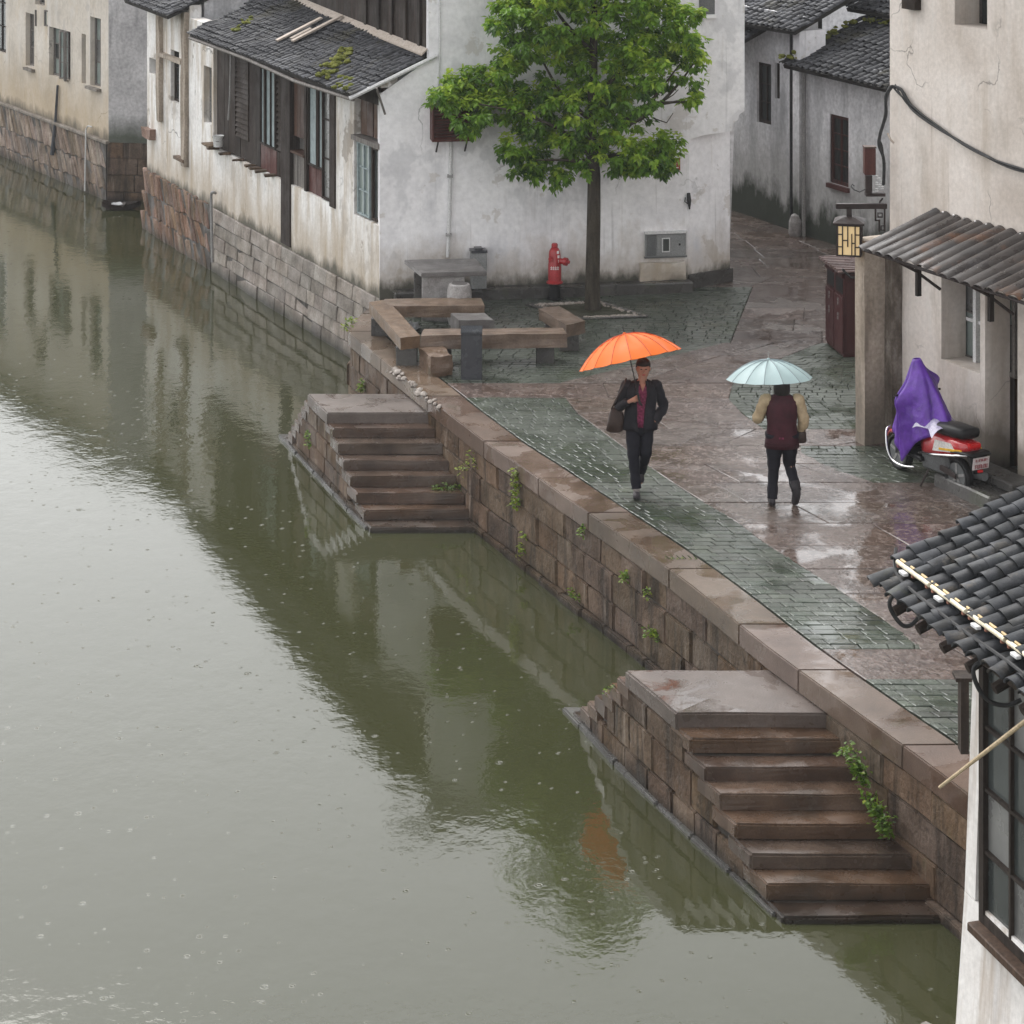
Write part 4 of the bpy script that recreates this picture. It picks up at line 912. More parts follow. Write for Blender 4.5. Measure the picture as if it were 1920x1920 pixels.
# lantern on its bracket at the corner
YL = 29.25
lp = lambda x, y, Y_=YL: DP(x, y, Y_)
la = thing('street_lantern', 'square paper lantern glowing yellow on a dark fretwork bracket', 'lantern', lp(1592, 480))
b = MB(); p, q = lp(1567, 386), lp(1663, 386); b.box((p.x, YL - .03, p.z - .035), (q.x, YL + .03, p.z + .03)); b.build('beam', m['dark_metal'], la, bevel=.006)
fret = MB()
def bar(x0, y0, x1, y1): 
    a, c = lp(x0, y0), lp(x1, y1); fret.box((min(a.x, c.x), YL - .015, min(a.z, c.z)), (max(a.x, c.x), YL + .015, max(a.z, c.z)))
for r_ in ((1640, 390, 1643, 414), (1657, 390, 1660, 434), (1640, 411, 1650, 414), (1647, 414, 1650, 434), (1645, 398, 1655, 400), (1645, 400, 1647, 406), (1653, 400, 1655, 406), (1645, 405, 1655, 408), (1651, 422, 1657, 424), (1651, 424, 1653, 430), (1651, 430, 1657, 432)): bar(*r_)
fret.build('fretwork', m['dark_metal'], la)
b = MB(); c = lp(1592, 400); b.box((c.x - .03, YL - .03, lp(1592, 416).z), (c.x + .03, YL + .03, c.z + .08)); b.build('hanger', m['dark_metal'], la)
cx = lp(1593, 440).x; rz = Matrix.Rotation(R(-12), 3, 'Z')
def lq(x, y, z): return Vector((cx, YL, 0)) + rz @ Vector((x, y, 0)) + Vector((0, 0, z))
zt_, zb_ = lp(1592, 416).z, lp(1592, 477).z
hw_ = .148
roofm = MB(); roofm.loft([[lq(sx * r_, sy * r_, z) for sx, sy in ((-1, -1), (1, -1), (1, 1), (-1, 1))] for r_, z in ((.19, zt_ - .01), (.195, zt_ + .012), (.13, zt_ + .045), (.05, zt_ + .07))]); roofm.build('roof', m['dark_metal'], la)
b = MB(); b.loft([[lq(sx * (hw_ - .012), sy * (hw_ - .012), z) for sx, sy in ((-1, -1), (1, -1), (1, 1), (-1, 1))] for z in (zb_ + .01, zt_ - .012)]); b.build('paper_shade', m['lamp_paper'], la)
lat = MB(); H_ = zt_ - zb_
def lbar(f, a0, a1, z0, z1):
    n_ = [(0, -1), (1, 0), (0, 1), (-1, 0)][f]; t_ = [(1, 0), (0, 1), (-1, 0), (0, -1)][f]
    def P_(a, o): return (t_[0] * a + n_[0] * o, t_[1] * a + n_[1] * o)
    c8 = []
    for z in (z0, z1):
        for a, o in ((a0, hw_ - .01), (a1, hw_ - .01), (a1, hw_ + .006), (a0, hw_ + .006)): c8.append(lq(*P_(a, o), z))
    lat.hexa(c8)
for f in range(4):
    for a0, a1, z0, z1 in ((-hw_, -hw_ + .018, zb_, zt_), (hw_ - .018, hw_, zb_, zt_), (-hw_ + .018, hw_ - .018, zb_, zb_ + .02), (-hw_ + .018, hw_ - .018, zt_ - .03, zt_ - .01), (-.085, -.07, zb_ + .02, zt_ - .03), (.07, .085, zb_ + .02, zt_ - .03), (-.02, -.006, zb_ + H_ * .3, zt_ - .03), (.03, .042, zb_ + .02, zb_ + H_ * .7),
                           (-.13, -.085, zb_ + H_ * .28, zb_ + H_ * .31), (-.13, -.085, zb_ + H_ * .66, zb_ + H_ * .69), (.085, .13, zb_ + H_ * .28, zb_ + H_ * .31), (.085, .13, zb_ + H_ * .66, zb_ + H_ * .69), (-.07, -.02, zb_ + H_ * .48, zb_ + H_ * .51), (.042, .07, zb_ + H_ * .40, zb_ + H_ * .43)): lbar(f, a0, a1, z0, z1)
lat.build('lattice', m['dark_metal'], la)

# junction box, cables
jb = thing('junction_box', 'dark red box with tangled insulators on the corner of the beige house', 'junction box', lp(1632, 370, 29.4))
b = MB(); p, q = lp(1619, 326, 29.4), lp(1640, 276, 29.4); b.box((p.x, 29.3, p.z), (q.x, 29.45, q.z)); b.build('box', m['red_wood'], jb, bevel=.008)
b = MB(); b.box((p.x - .005, 29.29, q.z + .002), (q.x + .005, 29.46, q.z + .02)); b.build('lid', m['brown_wood'], jb)
b = MB(); p, q = lp(1622, 366, 29.4), lp(1658, 360, 29.4); b.box((p.x, 29.3, p.z), (q.x, 29.45, q.z)); b.box((p.x, 29.33, q.z), (p.x + .08, 29.43, lp(1622, 328, 29.4).z)); b.build('shelf', m['dark_metal'], jb)
b = MB()
for i in range(7):
    c = lp(1644 + (i % 3) * 5, 332 + i * 4, 29.38); b.lathe([(.006, -.02), (.022, -.015), (.012, 0), (.022, .015), (.006, .02)], c, 8)
ins = b.build('insulators', m['pvc'], jb); ins['kind'] = 'stuff'
b = MB(); cs = [lp(1622, 355, 29.38), lp(1612, 360, 29.36), lp(1602, 356, 29.35), lp(1596, 350, 29.35), lp(1598, 345, 29.35), lp(1602, 349, 29.35)]; b.tube(cs, .008, 5); b.build('wire_hook', m['cable'], jb)
b = MB(); b.tube([lp(1655, 372, 29.4), lp(1650, 378, 29.38), lp(1648, 386, 29.3)], .012, 5); b.build('stay', m['dark_metal'], jb)
cb = thing('cable_bundle', 'thick bundle of black cables sagging across the beige wall', 'cables', WF.at(1675, 165, .04))
def along(pts, n=24):
    P_ = [Vector(p) for p in pts]; out = []
    for i in range(len(P_) - 1):
        p0, p1, p2, p3 = P_[max(i - 1, 0)], P_[i], P_[i + 1], P_[min(i + 2, len(P_) - 1)]
        for k in range(n // (len(P_) - 1) + 1):
            t_ = k / (n // (len(P_) - 1) + 1)
            out.append(.5 * ((2 * p1) + (p2 - p0) * t_ + (2 * p0 - 5 * p1 + 4 * p2 - p3) * t_ ** 2 + (3 * p1 - p0 - 3 * p2 + p3) * t_ ** 3))
    return out + [P_[-1]]
for k in range(6):
    j = lambda s_=3: random.uniform(-s_, s_); o_ = .03 + .012 * (k % 3)
    pts = [WF.at(1676 + j(), 160 + j(6), o_), WF.at(1690 + j(), 172 + j(7), o_ + .01), WF.at(1712 + j(), 200 + j(5), o_), WF.at(1760 + j(), 240 + j(4), o_), WF.at(1830 + j(), 285 + j(4), o_), WF.at(1900 + j(), 314 + j(4), o_), WF.at(1990, 335 + j(), o_)]
    b = MB(); b.tube(along(pts, 30), .009 + .003 * (k % 2), 6); b.build('cable', m['cable'], cb)
for k in range(6):
    j = lambda s_=2.5: random.uniform(-s_, s_)
    pts = [lp(1672 + j(), 162 + j(), 29.35), lp(1662 + j(), 180, 29.3), lp(1660 + j(), 215 + j(), 29.3), lp(1652 + j(4), 255 + j(), 29.3), lp(1650 + j(4), 275 + j(), 29.3), lp(1656 + j(), 300, 29.3), lp(1657 + j(), 345 + j(), 29.33)]
    b = MB(); b.tube(along(pts, 30), .011, 6); b.build('cable', m['cable'], cb)
b = MB(); b.tube([lp(1664, 250, 29.3), lp(1670, 262, 29.25), lp(1676, 268, 29.22)], .013, 5); b.build('strap', m['pale_board'], cb)

# twin litter bin
bp = [G(1547, 643), G(1580, 671)]
lb = (bp[1] - bp[0]).normalized(); rb = Vector((-lb.y, lb.x, 0));  rb = rb if rb.x > 0 else -rb
hb_ = 1.22; dpt = .46; Lb = (bp[1] - bp[0]).length
bn = thing('litter_bin', 'maroon twin litter bin with slotted sides beside the beige house', 'litter bin', (bp[0] + bp[1]) / 2 + rb * dpt / 2)
def bq(a, o, z): return bp[0] + lb * a + rb * o + Vector((0, 0, z))
def bbox(mb, a0, a1, o0, o1, z0, z1): mb.hexa([bq(a0, o0, z0), bq(a1, o0, z0), bq(a1, o1, z0), bq(a0, o1, z0), bq(a0, o0, z1), bq(a1, o0, z1), bq(a1, o1, z1), bq(a0, o1, z1)]); return mb
bbox(MB(), .02, Lb - .02, .02, dpt - .02, .0, hb_ - .02).build('body', m['bin'], bn, bevel=.01)
for k in range(2):
    a0, a1 = .03 + k * Lb / 2, Lb / 2 - .01 + k * Lb / 2
    bbox(MB(), a0, a1, -.005, .02, .05, .86).build('door_panel', m['bin'], bn, bevel=.008)
    bbox(MB(), a0 + .04, a1 - .04, .012, .05, .90, 1.12).build('slot', m['black'], bn)
    bbox(MB(), a0, a1, -.012, .02, 1.13, 1.2).build('slot_hood', m['bin'], bn)
    mk = MB()
    for i in range(4):          # two worn white characters, one above the other
        z = .80 - .055 * i - (.10 if i > 1 else 0)
        for (x0, x1, y0, y1) in ((-.03, .03, .0, .008), (-.004, .004, -.035, .02), (-.026, .022, -.022, -.015), (-.03, -.022, -.035, .0)): bbox(mk, (a0 + a1) / 2 + x0, (a0 + a1) / 2 + x1, -.009, -.004, z + y0, z + y1)
    o = mk.build('lettering', m['shoe_grey'], bn); o['kind'] = 'stuff'
bbox(MB(), Lb - .018, Lb - .003, .05, dpt - .05, .05, 1.08).build('end_panel', m['bin'], bn, bevel=.006)
rf = bbox(MB(), -.06, Lb + .06, -.08, dpt + .06, hb_, hb_ + .03).build('roof', m['bin_roof'], bn, bevel=.008)
for k in range(9):
    a = -.05 + (Lb + .1) * k / 9
    bbox(MB(), a, a + .05, -.085, dpt + .065, hb_ + .031, hb_ + .05).build('rib', m['bin_roof'], rf)
b = MB(); b.tube([bq(Lb + .05, -.02, hb_ + .06), bq(Lb + .06, .1, hb_ - .06), bq(Lb + .05, .35, hb_ - .08), bq(Lb + .05, .5, hb_ + .12)], .018, 6); b.build('hose', m['cable'], bn)

# ------------------------------------------------------------------ houses in the alley
WE = Wall((5.27 - .466 * 0, 42.5), Vector((5.27, 42.5)) + dF * 9)
he = thing('alley_house', 'low white alley house with barred brown window and mossy tile roof', 'house', WE.P(1.2, 0))
XE = lambda a, b: ur(WE, a, b)
we = (*XE(1556, 1591), WE.z(1573, 347), WE.z(1573, 217))
wall_open(WE, 0.05, 9, -.1, 3.25, -.3, 0, [we]).build('wall', m['alley_plaster'], he)
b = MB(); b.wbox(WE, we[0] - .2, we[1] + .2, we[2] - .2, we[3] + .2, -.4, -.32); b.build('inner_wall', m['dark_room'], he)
window(he, WE, *we, -.06, 'red_wood', 'glass_dark', 2, 4, .06)
b = MB(); b.wbox(WE, we[0] - .04, we[1] + .04, we[2] - .08, we[2] - .004, -.05, .06); b.build('window_sill', m['red_wood'], he)
for i in range(6):
    u_ = we[0] + .06 + (we[1] - we[0] - .12) * i / 5; b = MB(); b.tube([WE.P(u_, we[2] + .03, .01), WE.P(u_, we[3] - .03, .01)], .007, 5); b.build('bar', m['dark_metal'], he)
re = tile_roof(he, WE.P(-.12, 3.08, .35), WE.P(5.5, 3.02, .35), WE.P(-.12, 3.85, -1.5), WE.P(5.5, 3.85, -1.5), .19, .14, 'tile_far', 180, r=.072, sag=.05, jit=.018)
moss(re, [WE.P(-.05 + .1 * random.random(), 3.12 + .08 * i + .08, .35 - .2 * i) for i in range(8)] + [WE.P(.1 + .2 * i, 3.82, -1.35) for i in range(9)], 110, .06, .07)
b = MB(); b.wbox(WE, -.3, 6, 3.3, 4.05, -1.9, -1.55); b.build('upper_wall', m['pier'], he)
re2 = tile_roof(he, WE.P(-.5, 4.0, -1.25), WE.P(5.5, 4.0, -1.25), WE.P(-.5, 5.0, -3.6), WE.P(5.5, 5.0, -3.6), .2, .15, 'tile_far', 60, r=.072, sag=.05, jit=.018, name='upper_roof')
b = MB(); b.tube([WE.P(.12, -.05, .06), WE.P(.12, 2.95, .06)], .04, 7); b.build('downpipe', m['grey_pipe'], he)
b = MB(); b.lathe([(.10, 0), (.12, .1), (.11, .3), (.07, .40), (.02, .43)], WE.P(.02, -.04, .18), 10); b.build('guard_stone', m['pale_drum'], he, rough=.02)
W2 = Wall(Vector((5.27, 42.5)) - WE.n * .02, Vector((5.27, 42.5)) - WE.n * .02 - dF * 9)
h2_ = thing('tall_alley_house', 'tall grey stained house deeper in the alley with shuttered windows', 'house', W2.P(2, 0))
X22 = lambda a, b: ur(W2, a, b)
wa_ = (*X22(1419, 1446), W2.z(1432, 232), W2.z(1432, 118)); wb_ = (*X22(1453, 1462), W2.z(1457, 185), W2.z(1457, 118))
wall_open(W2, 0.0, 9, -.1, 3.95, -.3, 0, [wa_, wb_]).build('wall', m['alley_plaster'], h2_)
b = MB(); b.wbox(W2, 0.05, 8.9, .0, 3.9, -.42, -.33); b.build('inner_wall', m['dark_room'], h2_)
window(h2_, W2, *wa_, -.08, 'dark_wood', 'glass_dark', 2, 3, .06); window(h2_, W2, *wb_, -.08, 'dark_wood', 'glass_dark', 1, 2, .05)
b = MB(); b.wbox(W2, .0, .22, -.1, 3.7, 0, .10); b.build('pilaster', m['alley_plaster'], h2_)
b = MB(); b.tube([W2.P(.34, -.05, .06), W2.P(.34, 3.8, .06)], .03, 6); b.build('downpipe', m['cable'], h2_)
tile_roof(h2_, W2.P(-.3, 3.72, .40), W2.P(3.2, 3.66, .40), W2.P(-.3, 4.7, -1.7), W2.P(3.2, 4.7, -1.7), .19, .14, 'tile_far', 150, r=.072, sag=.05, jit=.018)
tile_roof(h2_, W2.P(1.3, 3.30, .75), W2.P(2.9, 3.24, .75), W2.P(1.3, 3.62, .02), W2.P(2.9, 3.58, .02), .19, .14, 'tile_far', 60, r=.072, sag=.04, jit=.018, name='window_hood')
b = MB(); b.wbox(W2, -.25, -.05, 3.2, 3.72, -.3, .25); b.build('corbel', m['white'], h2_)
b = MB(); b.prism([(-2.5, 54, -.1), (9, 54, -.1), (9, 54.4, -.1), (-2.5, 54.4, -.1)], (0, 0, 3.4)); o = b.build('alley_end_wall', m['alley_plaster']); tag(o, 'grey plaster wall closing the far end of the alley', 'wall')

# ------------------------------------------------------------------ near house, lower right
dG = Vector((.287, -.958)).normalized(); eG = Vector((dG.y * -1, dG.x))
EC = Vector((2.744, 17.5, 2.394))
hg = thing('corner_house', 'near white canal house with grey clay tile roof and barred window', 'house', (3.8, 16.6, WZ))
def gp(s_, e_, z): return Vector((EC.x + dG.x * s_ + eG.x * e_, EC.y + dG.y * s_ + eG.y * e_, z))
sl = .40
gr = tile_roof(hg, gp(-.0, .17, EC.z + .17 * sl), gp(3.3, .17, EC.z + .17 * sl), gp(-.0, 2.9, EC.z + 2.9 * sl), gp(3.3, 2.9, EC.z + 2.9 * sl), .168, .140, 'tile_near', 300, r=.074, sag=.035, pan=True, seg=10, jit=.016, th=.016, keep=lambda p: p.x / p.y < .245)
for i in range(19):         # second layer of eave tiles with round drip ends
    s_ = .0 + .172 * i
    for dz_, de, nm in ((-.075, -.05, 'eave_tile'), (-.05, .06, 'eave_tile')):
        me = bpy.data.meshes.get('eave_tile_mesh') or arc_tile('eave_tile_mesh', m['tile_near'], .082, .20, .016, 10, .02)
        M_ = Matrix.Translation(gp(s_ + random.uniform(-.02, .02), de + random.uniform(-.03, .02), EC.z + dz_) - org(hg)) @ Matrix((Vector((dG.x, dG.y, 0)), Vector((eG.x, eG.y, sl * .8)).normalized(), Vector((dG.x, dG.y, 0)).cross(Vector((eG.x, eG.y, sl * .8)).normalized()))).transposed().to_4x4() @ Matrix.Rotation(random.uniform(-.25, .25), 4, 'Z') @ Matrix.Rotation(random.uniform(-.15, .15), 4, 'X')
        put(nm, me, gr, M_)
b = MB(); b.prism([gp(.1, .10, EC.z - .10), gp(3.3, .10, EC.z - .10), gp(3.3, 2.9, EC.z + 2.7 * sl - .1), gp(.1, 2.9, EC.z + 2.7 * sl - .1)], (0, 0, -.06)); b.build('roof_boards', m['dark_wood'], hg)
for i in range(8):
    b = MB(); a_, c_ = gp(.2 + i * .38, .02, EC.z - .20), gp(.2 + i * .38, 1.6, EC.z - .20 + 1.58 * sl); b.tube([a_, c_], .04, 8); b.build('rafter', m['dark_wood'], hg)
WGp = Vector((3.42, 17.3)); WG = Wall(WGp, WGp + dG * 5)
uN = WG.u(1847); zs_ = WG.z(1850, 1688)
P = WG.P
def gw(name, u0, u1, z0, z1, b0, b1, mat='wall_near', dep=.3, ush=0.0, **k):
    b = MB(); b.hexa([P(u0 - ush, z0, b0), P(u1, z0, b0), P(u1, z0, -dep), P(u0 - ush, z0, -dep), P(u0, z1, b1), P(u1, z1, b1), P(u1, z1, -dep), P(u0, z1, -dep)]); return b.build(name, m[mat], hg, **k)
gw('wall', 0, uN, zs_, 2.42, .08, 0.0, ush=.02, cuts=2, rough=.006)
gw('wall', -.02, 5, -1.7, zs_ - .003, .20, .08, ush=.04, cuts=3, rough=.008)
gw('upper_wall', uN, 5, 2.05, 2.42, 0.0, 0.0)
b = MB(); b.hexa([P(-.0, -1.7, -.02), P(.25, -1.7, -.02), P(.25, -1.7, -2.2), P(0, -1.7, -2.2), P(0, 2.42, -.02), P(.25, 2.42, -.02), P(.25, 3.35, -2.2), P(0, 3.35, -2.2)]); b.build('end_wall', m['wall_near'], hg)
gw('niche_back', uN, 5, zs_, 2.05, -.20, -.20, 'wall_near', .3)
gw('inner_wall', uN + .06, 5, zs_ + .02, 2.0, -.12, -.12, 'dark_room', .19)
uw0 = WG.u(1858)
gf = window(hg, WG, uw0, uw0 + 1.25, zs_ - .10, 2.0, .07, 'dark_wood', ['glass_dark', 'glass_dust', 'glass_dark'], 3, 4, .07, mw=.026)
b = MB(); b.wbox(WG, uw0 - .01, uw0 + 1.3, zs_ - .17, zs_ - .103, -.1, .19); b.build('window_sill', m['brown_wood'], hg, bevel=.008)
b = MB(); c0 = DP(1796, 1402, 17.62); c1 = DP(1811, 1266, 17.62); b.box((c0.x, 17.5, c0.z), (c1.x, 17.62, c1.z)); b.box((c0.x - .04, 17.48, c1.z + .002), (c1.x + .04, 17.64, c1.z + .03)); b.build('shutter_post', m['dark_wood'], hg)

# tube lamps clipped along the eave, with their black leads
tl = thing('tube_light_strip', 'strip of pale tube lamps clipped along the near tiled eave', 'light strip', gp(1, .25, EC.z + .2))
for i in range(4):
    s0, s1 = .06 + i * .56, .06 + i * .56 + .52
    zt2 = EC.z + .115
    for dd, mt, nm in ((0, 'tube_white', 'tube'), (.031, 'gold', 'rail')):
        b = MB(); b.tube([gp(s0, .115 + dd, zt2 + dd * .3), gp(s1, .115 + dd, zt2 + dd * .3)], .018 if dd == 0 else .013, 10); b.build(nm, m[mt], tl, smooth=True)
    for f in (.04, .5, .93):
        b = MB(); c = gp(s0 + (s1 - s0) * f, .115, zt2 - .02); b.obox(c, Vector((dG.x, dG.y, 0)) * .013, Vector((eG.x, eG.y, 0)) * .014, (0, 0, .016)); b.build('clip', m['copper'], tl, bevel=.004)
    b = MB(); c = gp(s0 + .16, .085, zt2 - .03); b.obox(c, Vector((dG.x, dG.y, 0)) * .045, Vector((eG.x, eG.y, 0)) * .02, (0, 0, .012)); b.build('driver_box', m['pvc'], tl, bevel=.004)
    b = MB(); b.tube([gp(s1 - .005, .15, zt2), gp(s1 + .03, .15, zt2)], .022, 8); b.build('joint', m['black'], tl)
b = MB(); b.tube(along([gp(-.1, .18, EC.z + .16), gp(.05, .10, EC.z + .06), gp(.3, .06, EC.z + .03), gp(.8, .04, EC.z + .03), gp(1.3, .05, EC.z + .02), gp(1.9, .04, EC.z + .04), gp(2.4, .04, EC.z + .02)], 30), .013, 6); b.build('lead', m['cable'], tl)
for pts in ([(1700, 1092), (1683, 1108), (1668, 1128), (1674, 1150), (1692, 1172), (1708, 1172), (1722, 1158)], [(1872, 1225), (1845, 1238), (1826, 1252), (1828, 1275), (1842, 1302), (1862, 1318), (1890, 1322), (1915, 1312)]):
    b = MB(); b.tube(along([DP(x, y, 17.25 if x < 1800 else 16.1) for x, y in pts], 28), .016, 7); b.build('lead_loop', m['cable'], tl, smooth=True)
b = MB(); b.tube([DP(1762, 1476, 16.5), DP(1850, 1408, 16.0), DP(1960, 1323, 15.5)], [.012, .015, .017], 8); o = b.build('bamboo_pole', m['bamboo']); tag(o, 'thin pale bamboo pole jutting from the near window over the quay', 'pole')
b = MB(); c = G(1738, 1912, WZ); b.obox(c + Vector((0, -.1, 0)), (.09, -.16, 0.03), (.025, .014, 0), (0, 0, .012)); o = b.build('floating_board', m['grey_wood']); tag(o, 'grey board end sticking out of the water by the near house', 'board')
# ------------------------------------------------------------------ stone seats, table and small things on the quay
def slabthing(name, label, cat, pts, z0, z1, mat, legs=(), legmat='ledge', group=None, bev=.02, rg=.012, cuts=2, part='seat'):
    """pts: four plan corners; legs: (fraction along, fraction across, half sizes)"""
    q = [Vector((p[0], p[1])) for p in pts]; c = sum(q, Vector((0, 0))) / 4
    t_ = thing(name, label, cat, (c.x, c.y, 0), group)
    b = MB(); b.hexa([(*p, z0) for p in q] + [(*p, z1) for p in q]); b.build(part, m[mat], t_, cuts=cuts, bevel=0, rough=rg, rscale=7)
    for f, g_, hx, hy in legs:
        p = q[0].lerp(q[1], f).lerp(q[3].lerp(q[2], f), g_)
        b = MB(); b.box((p.x - hx, p.y - hy, -.02), (p.x + hx, p.y + hy, z0 + .005)); b.build('leg', m[legmat], t_, bevel=.012, rough=.008)
    return t_
gz = lambda x, y, z=.43: G(x, y, z)
a, b_, c, d = gz(692, 566), gz(726, 562), gz(788, 629), gz(751, 634)
slabthing('stone_bench', 'long stone bench slanting along the canal edge beside the short block', 'bench', [d, c, b_, a], .26, .43, 'bench', [(.5, .10, .15, .16), (.5, .88, .15, .16)], group='stone benches by the canal')
a, b_, c, d = gz(706, 574), gz(908, 572), gz(902, 559), gz(722, 560)
slabthing('stone_bench', 'rear stone bench running in front of the stone table', 'bench', [a, b_, c, d], .25, .43, 'bench', [(.12, .5, .12, .13), (.88, .5, .12, .13)], group='stone benches by the canal')
a, b_, c, d = gz(789, 629), gz(1063, 626), gz(1056, 615), gz(795, 617)
slabthing('stone_bench', 'front stone bench with rough face standing behind the black post', 'bench', [a, b_, c, d], .24, .43, 'bench', [(.14, .55, .13, .11), (.86, .55, .13, .11)], group='stone benches by the canal', rg=.02, cuts=4)
a, b_, c, d = gz(1062, 610), gz(1097, 602), gz(1048, 574), gz(1010, 578)
slabthing('stone_bench', 'short reddish stone bench nearest the tree', 'bench', [a, b_, c, d], .26, .43, 'bench', [(.5, .25, .14, .14), (.5, .8, .14, .14)], group='stone benches by the canal', rg=.016)
a, b_, c, d = gz(860, 600, .40), gz(926, 600, .40), gz(908, 587, .40), gz(845, 587, .40)
slabthing('stone_block', 'low grey stone block table in the middle of the benches', 'stone block', [a, b_, c, d], .0, .40, 'grey_stone', rg=.01, part='block')
a, b_, c, d = gz(808, 669, .28), gz(849, 666, .28), gz(829, 650, .28), gz(786, 651, .28)
slabthing('stone_block', 'short rough stone block beside the black post at the quay edge', 'stone block', [a, b_, c, d], .0, .28, 'bench', rg=.028, cuts=4, part='block')
# dark square post
p = G(884, 712)
bo = thing('square_post', 'dark polished granite post with a sloping top at the quay edge', 'bollard', p)
b = MB(); b.loft([[Vector((p.x + sx * .145, p.y + .14 + sy * .14, z + (zz if sy > 0 else 0))) for sx, sy in ((-1, -1), (1, -1), (1, 1), (-1, 1))] for z, zz in ((-.03, 0), (.62, .03))]); b.build('shaft', m['black_stone'], bo, bevel=.012, seg=2)
b = MB(); b.loft([[Vector((p.x + sx * .15, p.y + .14 + sy * .145, z + (zz if sy > 0 else 0))) for sx, sy in ((-1, -1), (1, -1), (1, 1), (-1, 1))] for z, zz in ((.622, .03), (.652, .03))]); b.build('cap', m['black_stone'], bo, bevel=.008, seg=2)
# table
tb = thing('stone_table', 'grey stone slab table standing by the white wall', 'table', G(835, 562))
q = [gz(790, 512, .76), gz(913, 509, .76), gz(893, 484, .76), gz(758, 487, .76)]
b = MB(); b.hexa([(v.x, v.y, .69) for v in q] + [(v.x, v.y, .76) for v in q]); b.build('table_top', m['grey_stone'], tb, bevel=.012, seg=2)
x0, y0 = q[0].x, q[0].y
b = MB(); b.hexa([(x0 + .0, y0 + .14, -.02), (x0 + .62, y0 + .14, -.02), (x0 + .62, y0 + .26, -.02), (x0, y0 + .26, -.02), (x0 + .0, y0 + .14, .688), (x0 + .66, y0 + .14, .688), (x0 + .66, y0 + .26, .688), (x0, y0 + .26, .688)]); b.build('support_slab', m['pale_drum'], tb, bevel=.01)
b = MB(); b.box((x0 - .13, y0 + .35, -.02), (x0 + .0, y0 + .85, .688)); b.build('support_slab', m['ledge'], tb, bevel=.01)
p = Vector((-.80, 35.60, 0)); ds = thing('drum_stool', 'pale round stone drum in front of the stone table', 'stool', p)
b = MB(); b.lathe([(.15, -.02), (.18, .08), (.195, .30), (.185, .52), (.16, .61), (.145, .62)], p, 20); b.build('drum', m['pale_drum'], ds, smooth=True)
b = MB(); b.lathe([(.12, .621), (.115, .628)], p, 20); b.build('seat_disc', m['grey_stone'], ds)
# grey wall bin behind table
p = WD.at(897, 512, .16); wb = thing('wall_bin', 'small grey steel bin with black top behind the stone table', 'bin', (p.x, p.y, .16))
zt_ = WD.z(897, 470, .16); s0 = WD.u(883, .16); s1 = WD.u(911, .16)
b = MB(); b.wbox(WD, s0, s1, .165, zt_ - .02, .04, .26); b.build('body', m['steel'], wb, bevel=.01)
b = MB(); b.wbox(WD, s0 - .01, s1 + .01, zt_ - .018, zt_ + .02, .03, .27); b.wbox(WD, s0 + .06, s1 - .06, zt_ + .022, zt_ + .05, .06, .22); b.build('lid', m['black_stone'], wb)
# hydrant
p = G(1040, 561); hy = thing('fire_hydrant', 'red fire hydrant with black base against the white wall', 'hydrant', p)
k = .82 / 96
b = MB(); b.lathe([(.125, -.02), (.125, .02), (.095, .03), (.088, .22), (.10, .235), (.10, .26)], p, 16); b.build('base', m['black'], hy, smooth=True)
b = MB(); b.lathe([(.13, .26), (.13, .285), (.105, .295), (.105, .56), (.098, .58), (.094, .72), (.085, .77), (.06, .815), (.045, .825)], p, 18); b.build('barrel', m['hydrant'], hy, smooth=True)
b = MB(); b.lathe([(.045, .825), (.05, .835), (.05, .87), (.035, .892)], p, 6); b.build('cap_nut', m['hydrant'], hy)
c_ = p + Vector((.08, -.05, .62)); dr = Vector((.9, -.45, -.03)).normalized()
b = MB(); b.tube([c_, c_ + dr * .07, c_ + dr * .075, c_ + dr * .13], [.045, .045, .065, .065], 12); b.tube([c_ + dr * .13, c_ + dr * .17], .028, 6); b.build('outlet', m['hydrant'], hy)
b = MB(); c2 = p + Vector((-.06, -.07, .66)); dr2 = Vector((-.2, -1, 0)).normalized(); b.tube([c2, c2 + dr2 * .05], .035, 10); b.build('outlet_cap', m['hydrant'], hy)
b = MB()
for i in range(4):
    a_ = -2.1 + i * .34; r_ = .1065; z = .515
    for (x0_, z0_, w_, h_) in ((-.018, 0, .036, .008), (-.004, -.03, .008, .055), (-.015, -.025, .03, .008)):
        q_ = Vector((math.cos(a_), math.sin(a_), 0)); t_ = Vector((-q_.y, q_.x, 0)); c3 = p + q_ * r_ + t_ * (x0_ + w_ / 2) + Vector((0, 0, z + z0_ + h_ / 2)); b.obox(c3, t_ * w_ / 2, q_ * .003, (0, 0, h_ / 2))
for i in range(3):
    a_ = -1.0 + .1 * i; q_ = Vector((math.cos(a_), math.sin(a_), 0)); t_ = Vector((-q_.y, q_.x, 0)); c3 = p + q_ * .094 + Vector((0, 0, .76 - i * .07)); b.obox(c3, t_ * .018, q_ * .006, (0, 0, .022))
o = b.build('lettering', m['white_paint'], hy); o['kind'] = 'stuff'
